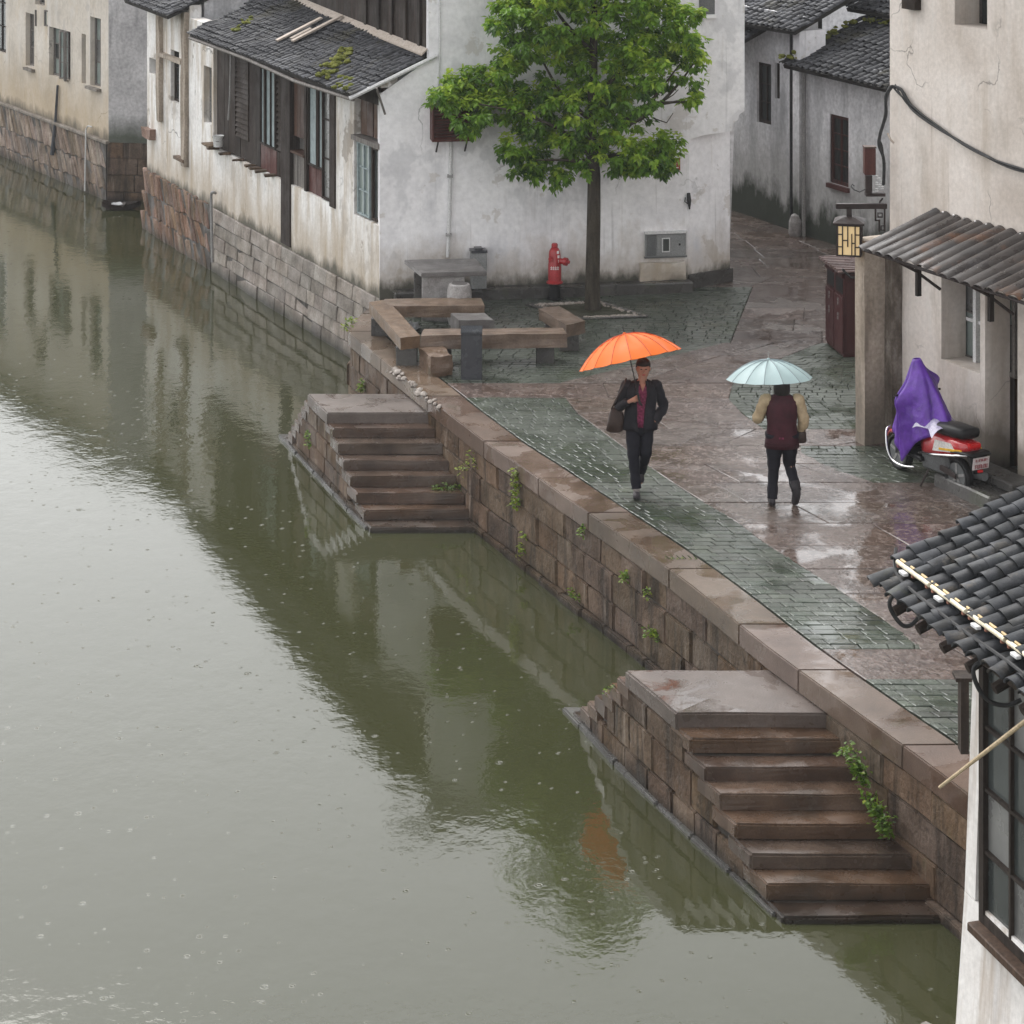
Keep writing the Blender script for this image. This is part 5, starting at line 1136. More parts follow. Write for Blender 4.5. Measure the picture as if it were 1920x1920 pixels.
# electric cabinet
WCab = WD
cb_ = thing('electric_cabinet', 'grey steel meter cabinet set low in the white wall', 'cabinet', WD.at(1247, 480, .05))
u0, u1, z0, z1 = WD.u(1209), WD.u(1285), WD.z(1247, 481), WD.z(1247, 433)
b = MB(); b.wbox(WD, u0, u1, z0, z1, -.05, .05); b.build('body', m['steel'], cb_, bevel=.006)
b = MB(); b.wbox(WD, u0 + .02, u0 + .17, z0 + .03, z1 - .05, .05, .062); b.build('side_door', m['steel_dark'], cb_)
b = MB(); b.wbox(WD, u0 + .19, u1 - .02, z0 + .03, z1 - .05, .05, .06); b.build('door', m['steel'], cb_)
b = MB(); b.wbox(WD, u0 + .27, u0 + .40, z0 + .085, z1 - .10, .058, .075); f_ = b.build('meter_window', m['pvc'], cb_)
b = MB(); b.wbox(WD, u0 + .285, u0 + .385, z0 + .105, z1 - .115, .075, .08); b.build('pane', m['glass_dark'], f_)
b = MB(); b.wbox(WD, u0 + .55, u0 + .575, (z0 + z1) / 2 - .02, (z0 + z1) / 2 + .01, .06, .075); b.build('lock', m['black'], cb_)
b = MB(); b.wbox(WD, u0 - .015, u1 + .015, z1 - .03, z1 + .004, -.05, .085); b.build('hood', m['pvc'], cb_)
b = MB(); b.wbox(WD, u0 - .015, u1 + .015, z0 - .01, z0 + .012, -.05, .06); b.build('bottom_rail', m['steel_dark'], cb_)
# sign
sg = thing('wall_sign', 'small brown red sign with white characters by the alley corner', 'sign', WD.at(1266, 318, .02))
u0, u1, z0, z1 = WD.u(1243), WD.u(1275), WD.z(1266, 320), WD.z(1266, 296)
b = MB(); b.wbox(WD, u0, u1, z0, z1, .0, .02); b.build('board', m['sign'], sg, bevel=.003)
b = MB()
for i in range(3):
    x = u0 + .03 + i * .075
    b.wbox(WD, x + .02, x + .03, z0 + .095, z1 - .04, .02, .023); b.wbox(WD, x, x + .05, z0 + .12, z0 + .128, .02, .0235); b.wbox(WD, x + .005, x + .045, z0 + .09, z0 + .097, .02, .0225)
b.wbox(WD, u0 + .03, u1 - .03, z0 + .045, z0 + .06, .02, .023)
o = b.build('lettering', m['white_paint'], sg); o['kind'] = 'stuff'
# louvred box
ac = thing('louvred_box', 'reddish brown slatted wooden box hung on the white wall left of the tree', 'louvred box', WD.at(845, 262, .2))
u0, u1, z0, z1 = WD.u(806), WD.u(883), WD.z(845, 260), WD.z(845, 192)
b = MB(); b.wbox(WD, u0 + .02, u1 - .02, z0 + .02, z1 - .02, .01, .27); b.build('casing', m['dark_room'], ac)
for (a_, c_, e_, g_) in ((u0, u0 + .03, z0, z1), (u1 - .03, u1, z0, z1), (u0 + .03, u1 - .03, z0, z0 + .035), (u0 + .03, u1 - .03, z1 - .035, z1)):
    b = MB(); b.wbox(WD, a_, c_, e_, g_, 0, .31); b.build('rail', m['red_wood'], ac, bevel=.004)
for i in range(11):
    z = z0 + .05 + (z1 - z0 - .1) * i / 10; b = MB(); b.hexa([WD.P(u0 + .03, z - .012, .30), WD.P(u1 - .03, z - .012, .30), WD.P(u1 - .03, z - .004, .30), WD.P(u0 + .03, z - .004, .30), WD.P(u0 + .03, z + .012, .27), WD.P(u1 - .03, z + .012, .27), WD.P(u1 - .03, z + .02, .27), WD.P(u0 + .03, z + .02, .27)]); b.build('slat', m['red_wood'], ac)
b = MB(); b.tube([WD.P(u0 + .1, z0 - .2, .01), WD.P(u0 + .1, z0 - .01, .25)], .015, 5); b.build('bracket', m['dark_metal'], ac)
b = MB(); b.tube([WD.P(u1 - .1, z0 - .2, .01), WD.P(u1 - .1, z0 - .01, .25)], .015, 5); b.build('bracket', m['dark_metal'], ac)
# small things
p = G(772, 612, .05); b = MB(); b.ball(p, (.13, .10, .06), 14, 8); o = b.build('plastic_bag', m['plastic_bag'], rough=.06, rscale=14); tag(o, 'crumpled white plastic bag lying between the benches', 'bag')
bk = thing('bucket', 'white bucket standing on the sill ledge of the tiled house', 'bucket', WC.at(409, 276, .12))
p = WC.at(409, 275, .14); b = MB(); b.lathe([(.085, .0), (.105, .2), (.112, .21), (.10, .205), (.08, .01)], p, 14); b.build('pail', m['pvc'], bk, smooth=True)
b = MB(); b.tube([p + Vector((-.11, 0, .19)), p + Vector((-.08, -.05, .13)), p + Vector((0, -.11, .11)), p + Vector((.08, -.05, .13)), p + Vector((.11, 0, .19))], .005, 5); b.build('handle', m['dark_metal'], bk)
b = MB(); u_ = WC.u(410); b.wbox(WC, u_ - .25, u_ + .22, p.z - .035, p.z - .002, 0, .28); o = b.build('wall_shelf', m['quay_stone'], cuts=1, rough=.01); tag(o, 'stone shelf carrying the white bucket under the timber windows', 'shelf')
pp = thing('bent_pipe', 'tall bent grey pipe standing where pale and rust stones meet', 'pipe', WC.at(398, 490, .15))
b = MB(); b.tube(along([WC.at(404, 362, .08), WC.at(400, 361, .16), WC.at(396, 368, .17), WC.at(397, 430, .17), WC.at(398, 492, .17)], 20), .028, 8); b.build('riser', m['grey_pipe'], pp, smooth=True)
b = MB(); b.tube([WC.at(397, 440, .17), WC.at(397, 440, .02)], .014, 6); b.build('wall_tie', m['dark_metal'], pp)
bt = thing('rowing_boat', 'small dark boat moored in the recess between the far houses', 'boat', G(228, 392, WZ))
p = G(228, 392, WZ); b = MB(); rings_ = []
for i in range(9):
    f = i / 8; w_ = .22 * math.sin(math.pi * min(1, .12 + f * .9)) ** .6; x = -.42 + .84 * f
    rings_.append([p + Vector((x, sy * w_ * s_, zz + .07 * abs(2 * f - 1) ** 2)) for sy, s_, zz in ((-1, 1, .12), (-1, .75, .0), (1, .75, .0), (1, 1, .12), (1, .86, .115), (1, .6, .03), (-1, .6, .03), (-1, .86, .115))])
b.loft(rings_); b.build('hull', m['dark_wood'], bt)
b = MB(); b.box((p.x - .03, p.y - .2, p.z + .09), (p.x + .07, p.y + .2, p.z + .11)); b.build('thwart', m['grey_wood'], bt)
b = MB(); b.ball(p + Vector((-.1, -.05, .12)), (.13, .07, .05), 8, 5); b.build('tarpaulin', m['plastic_bag'], bt, rough=.04, rscale=12)
# ------------------------------------------------------------------ tree
TB = G(1112, 580)
tr = thing('camphor_tree', 'young broadleaf tree with bright green crown before the white wall', 'tree', TB)
S = TB.y / F
def tp(x, y, dy=0.0): return DP(x, y, TB.y + dy)
b = MB(); b.tube([tp(1112, 590), tp(1111, 575), tp(1111, 520), tp(1113, 420), tp(1114, 330), tp(1110, 250), tp(1112, 140), tp(1114, 20), tp(1110, -120)], [.17, .125, .112, .108, .10, .085, .07, .05, .025], 12)
b.build('trunk', m['bark'], tr, smooth='all')
limbs = [[(1112, 300), (1060, 250), (985, 215), (900, 195)], [(1112, 285), (1160, 240), (1215, 195), (1275, 120)], [(1112, 230), (1050, 170), (1000, 80)], [(1113, 190), (1180, 110), (1225, 40)], [(1112, 305), (1060, 300), (1005, 300)], [(1113, 300), (1180, 285), (1255, 275)],
         [(1165, 240), (1220, 210), (1270, 160), (1300, 120)], [(1160, 235), (1215, 198), (1260, 192), (1300, 190)], [(1112, 100), (1050, 30), (1000, -60)], [(1113, 60), (1170, -20), (1210, -90)]]
for L in limbs:
    dd = random.uniform(-.35, .35); b = MB(); n_ = len(L)
    b.tube(along([tp(x, y, dd * i / (n_ - 1)) for i, (x, y) in enumerate(L)], 14), [.042 - .034 * i / 16 for i in range(len(along([tp(x, y) for x, y in L], 14)))], 7)
    b.build('limb', m['bark'], tr, smooth='all')
tw = MB()
for pts in ([(1215, 205), (1243, 190), (1268, 160), (1283, 148)], [(1220, 200), (1250, 195), (1280, 190)], [(1225, 222), (1250, 230), (1262, 212)], [(1240, 192), (1262, 178), (1272, 168)], [(1255, 192), (1290, 185), (1308, 178)]):
    tw.tube([tp(x, y, .25) for x, y in pts], [.012, .009, .006, .004][:len(pts)], 5)
o = tw.build('twigs', m['bark'], tr); o['kind'] = 'stuff'
clumps = [(868, 185, .42), (912, 165, .40), (846, 165, .26), (890, 215, .30), (935, 205, .28), (838, 190, .18), (960, 190, .30), (955, 110, .24), (945, 130, .2),
          (985, 30, .60), (1060, 45, .72), (1140, 40, .75), (1220, 50, .62), (1275, 40, .38), (1285, 95, .34), (1250, 130, .48), (1030, 140, .62), (1110, 140, .70), (1185, 150, .60), (1015, 210, .50), (1080, 215, .55), (1150, 215, .50), (960, 25, .32),
          (1000, 275, .36), (1045, 290, .40), (1100, 290, .36), (1160, 285, .42), (1210, 290, .36), (1245, 290, .26), (1262, 270, .18), (985, 315, .22), (1030, 325, .24), (1195, 320, .22), (965, 280, .22), (1300, 190, .10), (1305, 105, .22), (940, 25, .2),
          (1000, -60, .65), (1100, -70, .80), (1200, -60, .68), (1110, -180, .75), (1030, -170, .55), (1190, -170, .55), (1110, -270, .5)]
rng_ = np.random.default_rng(4)
lv = []; lf = []; lt = []
def add_leaf(V_, F_, T_, p, d, up, ln, wd, tint, fold=.25):
    d = d / (np.linalg.norm(d) + 1e-9); sd = np.cross(d, up); sd /= (np.linalg.norm(sd) + 1e-9); nn = np.cross(sd, d)
    k = len(V_)
    a = p; e = p + d * ln; mL = p + d * ln * .45 + sd * wd + nn * fold * wd; mR = p + d * ln * .45 - sd * wd + nn * fold * wd; c_ = p + d * ln * .5
    V_ += [a, mL, e, mR, c_]; F_ += [(k, k + 4, k + 1), (k + 4, k + 2, k + 1), (k, k + 3, k + 4), (k + 4, k + 3, k + 2)]; T_ += [tint] * 5
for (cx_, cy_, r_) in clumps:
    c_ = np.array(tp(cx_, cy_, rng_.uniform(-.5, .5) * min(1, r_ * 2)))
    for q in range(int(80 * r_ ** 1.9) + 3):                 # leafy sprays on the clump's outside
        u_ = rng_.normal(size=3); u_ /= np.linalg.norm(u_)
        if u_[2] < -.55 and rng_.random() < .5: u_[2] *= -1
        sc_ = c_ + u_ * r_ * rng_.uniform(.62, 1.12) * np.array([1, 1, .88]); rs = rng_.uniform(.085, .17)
        base_t = np.clip(.50 + .26 * u_[2] + rng_.normal(0, .17), .02, .98)  # upward-facing sprays get a brighter tint: light from above painted into the leaf colour
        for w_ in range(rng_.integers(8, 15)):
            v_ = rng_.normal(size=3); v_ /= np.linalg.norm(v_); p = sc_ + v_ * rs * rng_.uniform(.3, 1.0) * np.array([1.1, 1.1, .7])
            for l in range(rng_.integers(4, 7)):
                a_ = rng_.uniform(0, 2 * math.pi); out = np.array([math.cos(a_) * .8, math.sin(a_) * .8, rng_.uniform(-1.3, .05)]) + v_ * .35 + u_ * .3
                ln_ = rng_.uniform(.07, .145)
                add_leaf(lv, lf, lt, p + rng_.normal(0, .022, 3), out, np.array([rng_.normal(0, .35), rng_.normal(0, .35), 1.0]), ln_, ln_ * rng_.uniform(.22, .30), float(np.clip(base_t + .25 * v_[2] + rng_.normal(0, .10), 0, 1)), .35)  # tint also rises towards each spray's top, painted as lit from above
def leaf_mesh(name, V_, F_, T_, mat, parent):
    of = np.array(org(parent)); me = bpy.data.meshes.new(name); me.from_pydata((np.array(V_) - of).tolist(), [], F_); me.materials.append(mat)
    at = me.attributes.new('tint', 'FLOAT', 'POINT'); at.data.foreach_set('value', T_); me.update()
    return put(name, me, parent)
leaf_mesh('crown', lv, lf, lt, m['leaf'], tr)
# tree pit
pit_ = thing('tree_pit', 'square tree pit edged with pale pebbles round the trunk', 'tree pit', TB)
b = MB(); c0, c1, c2, c3 = G(988, 572), G(1090, 599), G(1212, 594), G(1120, 566); b.prism([(v.x, v.y, -.045) for v in (c0, c1, c2, c3)], (0, 0, .052)); b.build('soil_bed', m['soil'], pit_)
for p0, p1 in ((c0, c1), (c1, c2), (c2, c3), (c3, c0)):
    d_ = (p1 - p0).normalized(); s_ = Vector((-d_.y, d_.x, 0)) * .04; b = MB(); b.hexa([p0 - s_, p1 - s_, p1 + s_, p0 + s_] + [v + Vector((0, 0, .022)) for v in (p0 - s_, p1 - s_, p1 + s_, p0 + s_)]); b.build('edging', m['ledge'], pit_, bevel=.008)
b = MB()
for i in range(420):
    f, g_ = random.random(), random.random()
    if .12 < f < .88 and .12 < g_ < .88: f = random.choice([f * .12, 1 - f * .12])
    q_ = c0.lerp(c1, f).lerp(c3.lerp(c2, f), g_); r_ = random.uniform(.015, .035); b.ball(q_ + Vector((0, 0, .012)), (r_, r_ * .9, r_ * .6), 5, 3)
o = b.build('pebbles', m['gravel'], pit_); o['kind'] = 'stuff'

# ------------------------------------------------------------------ weeds growing from the stones
def weed(name, label, pts, n, r_, ln, tint, droop=.6, group='weeds in the stone joints', wide=.35):
    V_, F_, T_ = [], [], []
    base = Vector(pts[0])
    t_ = thing(name, label, 'plant', base, group)
    for i in range(n):
        p = np.array(Vector(random.choice(pts))) + rng_.normal(0, r_, 3) * np.array([.8, .8, .8])
        a_ = rng_.uniform(0, 2 * math.pi); d_ = np.array([math.cos(a_) - .5, math.sin(a_) * .7 - .5, rng_.uniform(-droop, .5)])
        add_leaf(V_, F_, T_, p, d_, np.array([rng_.normal(0, .4), rng_.normal(0, .4), 1]), rng_.uniform(.6, 1.1) * ln, rng_.uniform(.7, 1.1) * ln * wide, float(np.clip(tint + rng_.normal(0, .16), 0, 1)))
    leaf_mesh('leaves', V_, F_, T_, m['weed'], t_)
    b = MB()
    for q in pts[:8]: b.tube([Vector(q) + Vector((.04, .02, -.02)), Vector(q) + Vector((-.02, -.02, .04))], .004, 4)
    b.build('stems', m['weed'], t_)
def wallp(x, y):            # a point on the quay face seen at pixel x, y
    lo, hi = 17.5, 36.5
    for _ in range(40):
        mid_ = (lo + hi) / 2
        if 960 + F * xq(mid_) / mid_ > x: lo = mid_
        else: hi = mid_
    return Vector((xq(lo) - .03, lo - .02, HC - (y - YH) * lo / F))
weed('fern', 'tall yellow green fern hanging high on the middle of the quay wall', [wallp(972, y) for y in range(882, 950, 8)], 150, .035, .06, .8)
weed('fern', 'small yellow weed low on the quay wall under the tall fern', [wallp(988, 1005), wallp(982, 1022), wallp(978, 1040), wallp(984, 1030)], 60, .03, .055, .8)
weed('fern', 'reddish yellow sprig at the top right of the far stairs', [wallp(885, 855), wallp(893, 868), wallp(880, 872), wallp(872, 880)], 60, .05, .05, .85)
weed('weed', 'row of green clover along a step of the far stairs', [Vector((xq(30) - .42 + i * .07, 30.30, -.86)) for i in range(7)], 120, .03, .05, .45)
weed('weed', 'bright weed behind the far landing at the quay end', [wallp(683, y) for y in (716, 724, 730)], 70, .04, .06, .6)
weed('weed', 'yellow green tuft on the quay corner under the slanting bench', [Vector((-2.5, 35.4, .03)), Vector((-2.45, 35.7, .04))], 60, .05, .06, .75)
weed('weed', 'small weed high on the wall below the woman with the orange umbrella', [wallp(1097, 990), wallp(1096, 1000)], 36, .025, .05, .5)
weed('weed', 'weed clump low on the wall left of the near stairs', [wallp(1080, 1110), wallp(1088, 1118)], 46, .03, .05, .5)
weed('weed', 'weed in a joint midway along the quay wall', [wallp(1178, 1075), wallp(1180, 1085)], 46, .03, .055, .6)
weed('weed', 'pale sprig beside the dark joint on the quay wall', [wallp(1219, 1108), wallp(1221, 1118)], 26, .02, .045, .75)
weed('weed', 'mossy leafy tuft above the near landing', [wallp(1228, 1185), wallp(1236, 1190), wallp(1222, 1180)], 80, .03, .055, .6)
for lab, ps, n_ in (('leafy weeds at the wall end of the upper near steps', [(1590, 1412), (1600, 1416)], 50), ('largest leafy weed clump climbing beside the near steps', [(1612, 1440), (1618, 1455), (1622, 1470), (1610, 1448)], 150), ('leafy clump beside the middle near steps', [(1632, 1505), (1645, 1520), (1650, 1530)], 110), ('lowest leafy clump beside the near steps', [(1660, 1545), (1664, 1560)], 80)):
    pts = []
    for x, y in ps:
        v = wallp(x + 18, y - 12); pts.append(v + Vector((-.08, -.06, 0)))
    weed('weed', lab, pts, n_, .045, .06, .42)
weed('weed', 'tiny green sprigs on the back of the near stairs', [Vector((.93, 22.85, -.55)), Vector((.98, 22.75, -.48))], 16, .03, .04, .45)
weed('weed', 'small fern on the outer side of the far stairs', [Vector((xq(31.7) - 1.56, 31.7, z)) for z in (-.55, -.62, -.7)], 50, .02, .05, .55)
weed('weed', 'fine grass along the joint of the quay coping', [Vector((xq(25.0) + .1 + i * .06, 25.0, .006)) for i in range(6)], 40, .012, .025, .5)

# ------------------------------------------------------------------ the rain haze over the canal
b = MB(); b.box((-170, -25, -3.6), (170, 255, 9.6)); hz = b.build('haze', m['black']); tag(hz, 'thin rain haze hanging over the canal', 'haze', kind='stuff')
hm = bpy.data.materials.new('rain_haze'); hm.use_nodes = True; ht = hm.node_tree; ht.nodes.clear()
ho = ht.nodes.new('ShaderNodeOutputMaterial'); hv = ht.nodes.new('ShaderNodeVolumePrincipled')
hv.inputs['Color'].default_value = (.92, .93, .95, 1); hv.inputs['Density'].default_value = HAZE; hv.inputs['Anisotropy'].default_value = .2
ht.links.new(hv.outputs[0], ho.inputs['Volume']); hz.data.materials.clear(); hz.data.materials.append(hm)
# ------------------------------------------------------------------ people
def skin_body(name, joints, edges, mat, parent, root=0):
    """one continuous body grown over a posed skeleton: joints {key: (x, y, z, r)}"""
    keys = list(joints); ix = {k: i for i, k in enumerate(keys)}
    me = bpy.data.meshes.new(name + '_skeleton'); me.from_pydata([joints[k][:3] for k in keys], [(ix[a], ix[b]) for a, b in edges], [])
    ob = bpy.data.objects.new(name + '_skeleton', me); COL.objects.link(ob)
    md = ob.modifiers.new('skin', 'SKIN'); md.use_smooth_shade = True
    sb = ob.modifiers.new('sub', 'SUBSURF'); sb.levels = 1; sb.render_levels = 1
    for i, k in enumerate(keys):
        r_ = joints[k][3]; me.skin_vertices[0].data[i].radius = (r_, r_) if not hasattr(r_, '__len__') else r_
        me.skin_vertices[0].data[i].use_root = (i == root)
    bpy.context.view_layer.update(); dg = bpy.context.evaluated_depsgraph_get()
    nm = bpy.data.meshes.new_from_object(ob.evaluated_get(dg)); nm.name = name
    bpy.data.objects.remove(ob); nm.materials.clear(); nm.materials.append(mat)
    nm.polygons.foreach_set('use_smooth', [True] * len(nm.polygons))
    return put(name, nm, parent)
def ell(c, rx, ry, n=18, ph=0.0):
    return [Vector((c[0] + rx * math.cos(a), c[1] + ry * math.sin(a), c[2])) for a in [2 * math.pi * k / n + ph for k in range(n)]]
def hand_joints(J, E, wrist, palm, fdir, spread, curl, pre):
    """palm with five unequal fingers that curl round what is held"""
    w_, p_, f_, s_, c_ = map(Vector, (wrist, palm, fdir, spread, curl))
    J[pre + 'palm'] = (*p_, .024); E.append((pre + 'wrist', pre + 'palm'))
    for i, (o_, L) in enumerate(((-.030, .060), (-.011, .070), (.009, .066), (.027, .052))):
        a = p_ + s_ * o_ + f_ * .030; b2 = a + f_ * L * .45 + c_ * .008; c2 = b2 + f_ * L * .15 + c_ * L * .5
        for nm, q, r_ in ((f'f{i}a', a, .0095), (f'f{i}b', b2, .009), (f'f{i}c', c2, .0078)): J[pre + nm] = (*q, r_)
        E += [(pre + 'palm', pre + f'f{i}a'), (pre + f'f{i}a', pre + f'f{i}b'), (pre + f'f{i}b', pre + f'f{i}c')]
    a = p_ - s_ * .034 + f_ * .002 + c_ * .012; b2 = a + c_ * .028 + f_ * .018 - s_ * .006
    J[pre + 'ta'] = (*a, .011); J[pre + 'tb'] = (*b2, .009); E += [(pre + 'palm', pre + 'ta'), (pre + 'ta', pre + 'tb')]
def person(label, loc, J0, arms, legs, facing):
    """skeleton shared by both walkers; x to the right of the picture, y away from the lens"""
    t_ = thing('person', label, 'person', loc, local=True)
    J = {'pelvis': (*J0['pelvis'], (.13, .095)), 'waist': (*J0['waist'], (.115, .085)), 'chest': (*J0['chest'], (.13, .095)), 'neck0': (*J0['neck0'], .055), 'neck1': (*J0['neck1'], .046),
         'jaw': (*J0['jaw'], (.062, .070)), 'head': (*J0['head'], (.074, .088)), 'crown': (*J0['crown'], (.058, .068))}
    E = [('pelvis', 'waist'), ('waist', 'chest'), ('chest', 'neck0'), ('neck0', 'neck1'), ('neck1', 'jaw'), ('jaw', 'head'), ('head', 'crown')]
    for k, (sh, el, wr, palm, fd, sp, cu) in arms.items():
        J[k + 'sh'] = (*sh, .052); J[k + 'el'] = (*el, .038); J[k + 'wrist'] = (*wr, .025); E += [('chest', k + 'sh'), (k + 'sh', k + 'el'), (k + 'el', k + 'wrist')]
        hand_joints(J, E, wr, palm, fd, sp, cu, k)
    for k, (hp, kn, an, to) in legs.items():
        J[k + 'hip'] = (*hp, .085); J[k + 'kn'] = (*kn, .055); J[k + 'an'] = (*an, .038); J[k + 'to'] = (*to, .03); E += [('pelvis', k + 'hip'), (k + 'hip', k + 'kn'), (k + 'kn', k + 'an'), (k + 'an', k + 'to')]
    skin_body('body', J, E, m['skin'], t_)
    return t_
def shoe(parent, an, to, mat, trim=None):
    a, t_ = Vector(an), Vector(to); d = (t_ - a); d.normalize(); rr = []
    L = (Vector((t_.x, t_.y, 0)) - Vector((a.x, a.y, 0))).length
    fl = Vector((t_.x - a.x, t_.y - a.y, t_.z - a.z + .055)).normalized(); sd = Vector((0, 0, 1)).cross(fl).normalized(); up = fl.cross(sd)
    h0 = a + Vector((0, 0, -.045)) - fl * .06
    for f, wd, hh in ((0, .026, .05), (.15, .036, .075), (.4, .038, .07), (.7, .043, .045), (.92, .034, .032), (1.0, .018, .022)):
        c = h0 + fl * (L + .10) * f; rr.append([c + sd * wd - up * .018, c + sd * wd * .95 + up * hh * .5, c + sd * wd * .5 + up * hh, c - sd * wd * .5 + up * hh, c - sd * wd * .95 + up * hh * .5, c - sd * wd - up * .018])
    b = MB(); b.loft(rr); s_ = b.build('shoe', m[mat], parent, smooth='all')
    if trim:
        b = MB(); c = h0 + fl * (L + .10) * .55 + up * .055; b.obox(c, sd * .03, fl * .03, up * .012); b.build('shoe_strap', m[trim], s_)
def trouser(parent, pel, legs, hem, mat, rh=.108):
    b = MB()
    b.loft([ell((pel[0], pel[1], pel[2] + dz), rx, ry) for dz, rx, ry in ((-.10, .10, .09), (-.06, .165, .11), (.02, .175, .118), (.12, .165, .108), (.17, .155, .10))])
    for hp, kn, an, to in legs.values():
        h_, k_, a_ = Vector(hp), Vector(kn), Vector(an)
        pts = along([h_ + Vector((0, 0, .05)), h_.lerp(k_, .5), k_, k_.lerp(a_, .5) + Vector((0, .012, 0)), a_ + Vector((0, 0, hem))], 20); n_ = len(pts)
        b.tube(pts, [rh - (rh - .060) * min(1, (i / (n_ - 1)) / .62) + (.004 * math.sin(i * 1.3)) for i in range(n_)], 14)
    return b.build('trousers', m[mat], parent, smooth='all')
def sleeve(parent, sh, el, wr, mat, r0=.072, r1=.05, nm='sleeve', ext=0.0):
    sh_ = Vector(sh); inn = Vector((-math.copysign(.06, sh_.x - .02), 0, .012)); pts = along([sh_ + inn, sh_ + Vector((0, 0, -.005)), sh_.lerp(Vector(el), .5), Vector(el), Vector(el).lerp(Vector(wr), .55), Vector(wr)], 18); n_ = len(pts)
    b = MB(); b.tube(pts, [(r0 - (r0 - r1) * i / (n_ - 1) + .005 * math.sin(i * 1.9)) * min(1, .55 + .15 * i) for i in range(n_)], 12); return b.build(nm, m[mat], parent, smooth='all')

# woman walking towards the camera
P1 = G(1196, 926)
a1 = {'r': ((-.135, .0, 1.265), (-.225, -.02, 1.02), (-.115, -.17, 1.115), (-.058, -.205, 1.155), (.93, -.2, .3), (.0, .25, .97), (.1, .97, -.1)),
      'l': ((.215, .0, 1.265), (.300, .04, 1.005), (.195, -.055, .86), (.12, -.03, .84), (-.85, -.1, -.4), (.0, 1, -.1), (-.8, 0, .2))}
l1 = {'r': ((-.055, 0, .80), (-.055, -.085, .45), (-.022, -.12, .085), (-.028, -.25, .035)), 'l': ((.10, 0, .80), (.085, -.03, .46), (.045, .20, .19), (.04, .16, .06))}
J1 = {'pelvis': (.02, 0, .84), 'waist': (.025, 0, .98), 'chest': (.035, 0, 1.16), 'neck0': (.05, -.0, 1.30), 'neck1': (.055, -.012, 1.35), 'jaw': (.06, -.03, 1.405), 'head': (.062, -.018, 1.465), 'crown': (.062, -.008, 1.525)}
w1 = person('woman in dark jacket and magenta shirt walking forward under an orange umbrella', P1, J1, a1, l1, -1)
b = MB()        # face: nose, lips, brows, eyes, ears
b.add([Vector((.062, -.118, 1.448)), Vector((.048, -.098, 1.430)), Vector((.076, -.098, 1.430)), Vector((.062, -.096, 1.478))], [(0, 1, 2), (0, 3, 1), (0, 2, 3)]); nose = b.build('nose', m['skin'], w1)
for sx in (-1, 1):
    b = MB(); b.ball((.062 + sx * .028, -.094, 1.470), (.012, .008, .006), 8, 5); b.build('eye', m['hair'], w1)
    b = MB(); b.ball((.062 + sx * .076, -.005, 1.455), (.010, .018, .028), 8, 6); b.build('ear', m['skin'], w1)
b = MB(); b.ball((.062, -.094, 1.405), (.022, .008, .007), 8, 5); b.build('lips', m['hydrant'], w1)
b = MB(); b.loft([[Vector((.062 + rx * math.cos(a), .008 + ry * math.sin(a), z + (.0 if math.sin(a) > -.2 else lift))) for a in [2 * math.pi * k / 18 for k in range(18)]] for z, rx, ry, lift in ((1.40, .060, .06, .085), (1.44, .084, .092, .06), (1.50, .088, .100, .012), (1.545, .074, .086, 0), (1.572, .045, .055, 0), (1.58, .012, .015, 0))]); b.build('hair', m['hair'], w1, smooth='all')
trouser(w1, (.02, 0, .80), l1, .015, 'trousers', .100)
shoe(w1, l1['r'][2], l1['r'][3], 'shoe', 'shoe_grey'); shoe(w1, l1['l'][2], l1['l'][3], 'shoe')
rings_ = [((.025, 0, .755), .205, .130), ((.025, 0, .80), .208, .132), ((.025, 0, .90), .190, .126), ((.030, 0, 1.0), .178, .120), ((.035, 0, 1.10), .186, .122), ((.038, 0, 1.20), .196, .120), ((.04, 0, 1.265), .185, .108), ((.045, 0, 1.305), .125, .085), ((.05, 0, 1.325), .078, .072)]
def jacket_ring(c, rx, ry, gap):          # open down the front
    n_ = 26; a0 = -math.pi / 2 + gap; a1_ = 1.5 * math.pi - gap
    return [Vector((c[0] + rx * math.cos(a), c[1] + ry * math.sin(a), c[2])) for a in [a0 + (a1_ - a0) * k / (n_ - 1) for k in range(n_)]]
gaps = [.10, .16, .22, .26, .30, .36, .46, .66, .7]
b = MB(); b.loft([jacket_ring(c, rx, ry, g_) for (c, rx, ry), g_ in zip(rings_, gaps)], cap=False, closed=False); jk = b.build('jacket', m['jacket'], w1, smooth='all')
sm = jk.modifiers.new('thickness', 'SOLIDIFY'); sm.thickness = .012; sm.offset = -1
b = MB(); b.loft([ell((c[0], c[1], c[2]), rx - .016, ry - .012) for c, rx, ry in rings_[1:7]] + [ell((.048, .0, 1.29), .09, .075)]); b.build('shirt', m['shirt'], w1, smooth='all')
b = MB(); b.add([Vector((.05, -.098, 1.19)), Vector((.022, -.093, 1.30)), Vector((.085, -.093, 1.30)), Vector((.05, -.115, 1.25))], [(0, 3, 1), (0, 2, 3), (1, 3, 2)]); b.build('neck_opening', m['skin'], w1)
for sx in (-1, 1):
    b = MB(); b.add([Vector((.05 + sx * .035, -.07, 1.335)), Vector((.05 + sx * .085, -.05, 1.315)), Vector((.05 + sx * .09, -.122, 1.20)), Vector((.05 + sx * .055, -.128, 1.16))], [(0, 1, 2, 3)]); lp_ = b.build('lapel', m['jacket'], jk); lp_.modifiers.new('thickness', 'SOLIDIFY').thickness = .01
sleeve(w1, *a1['r'][:3], 'jacket', .066, .046); sleeve(w1, *a1['l'][:3], 'jacket', .068, .055)
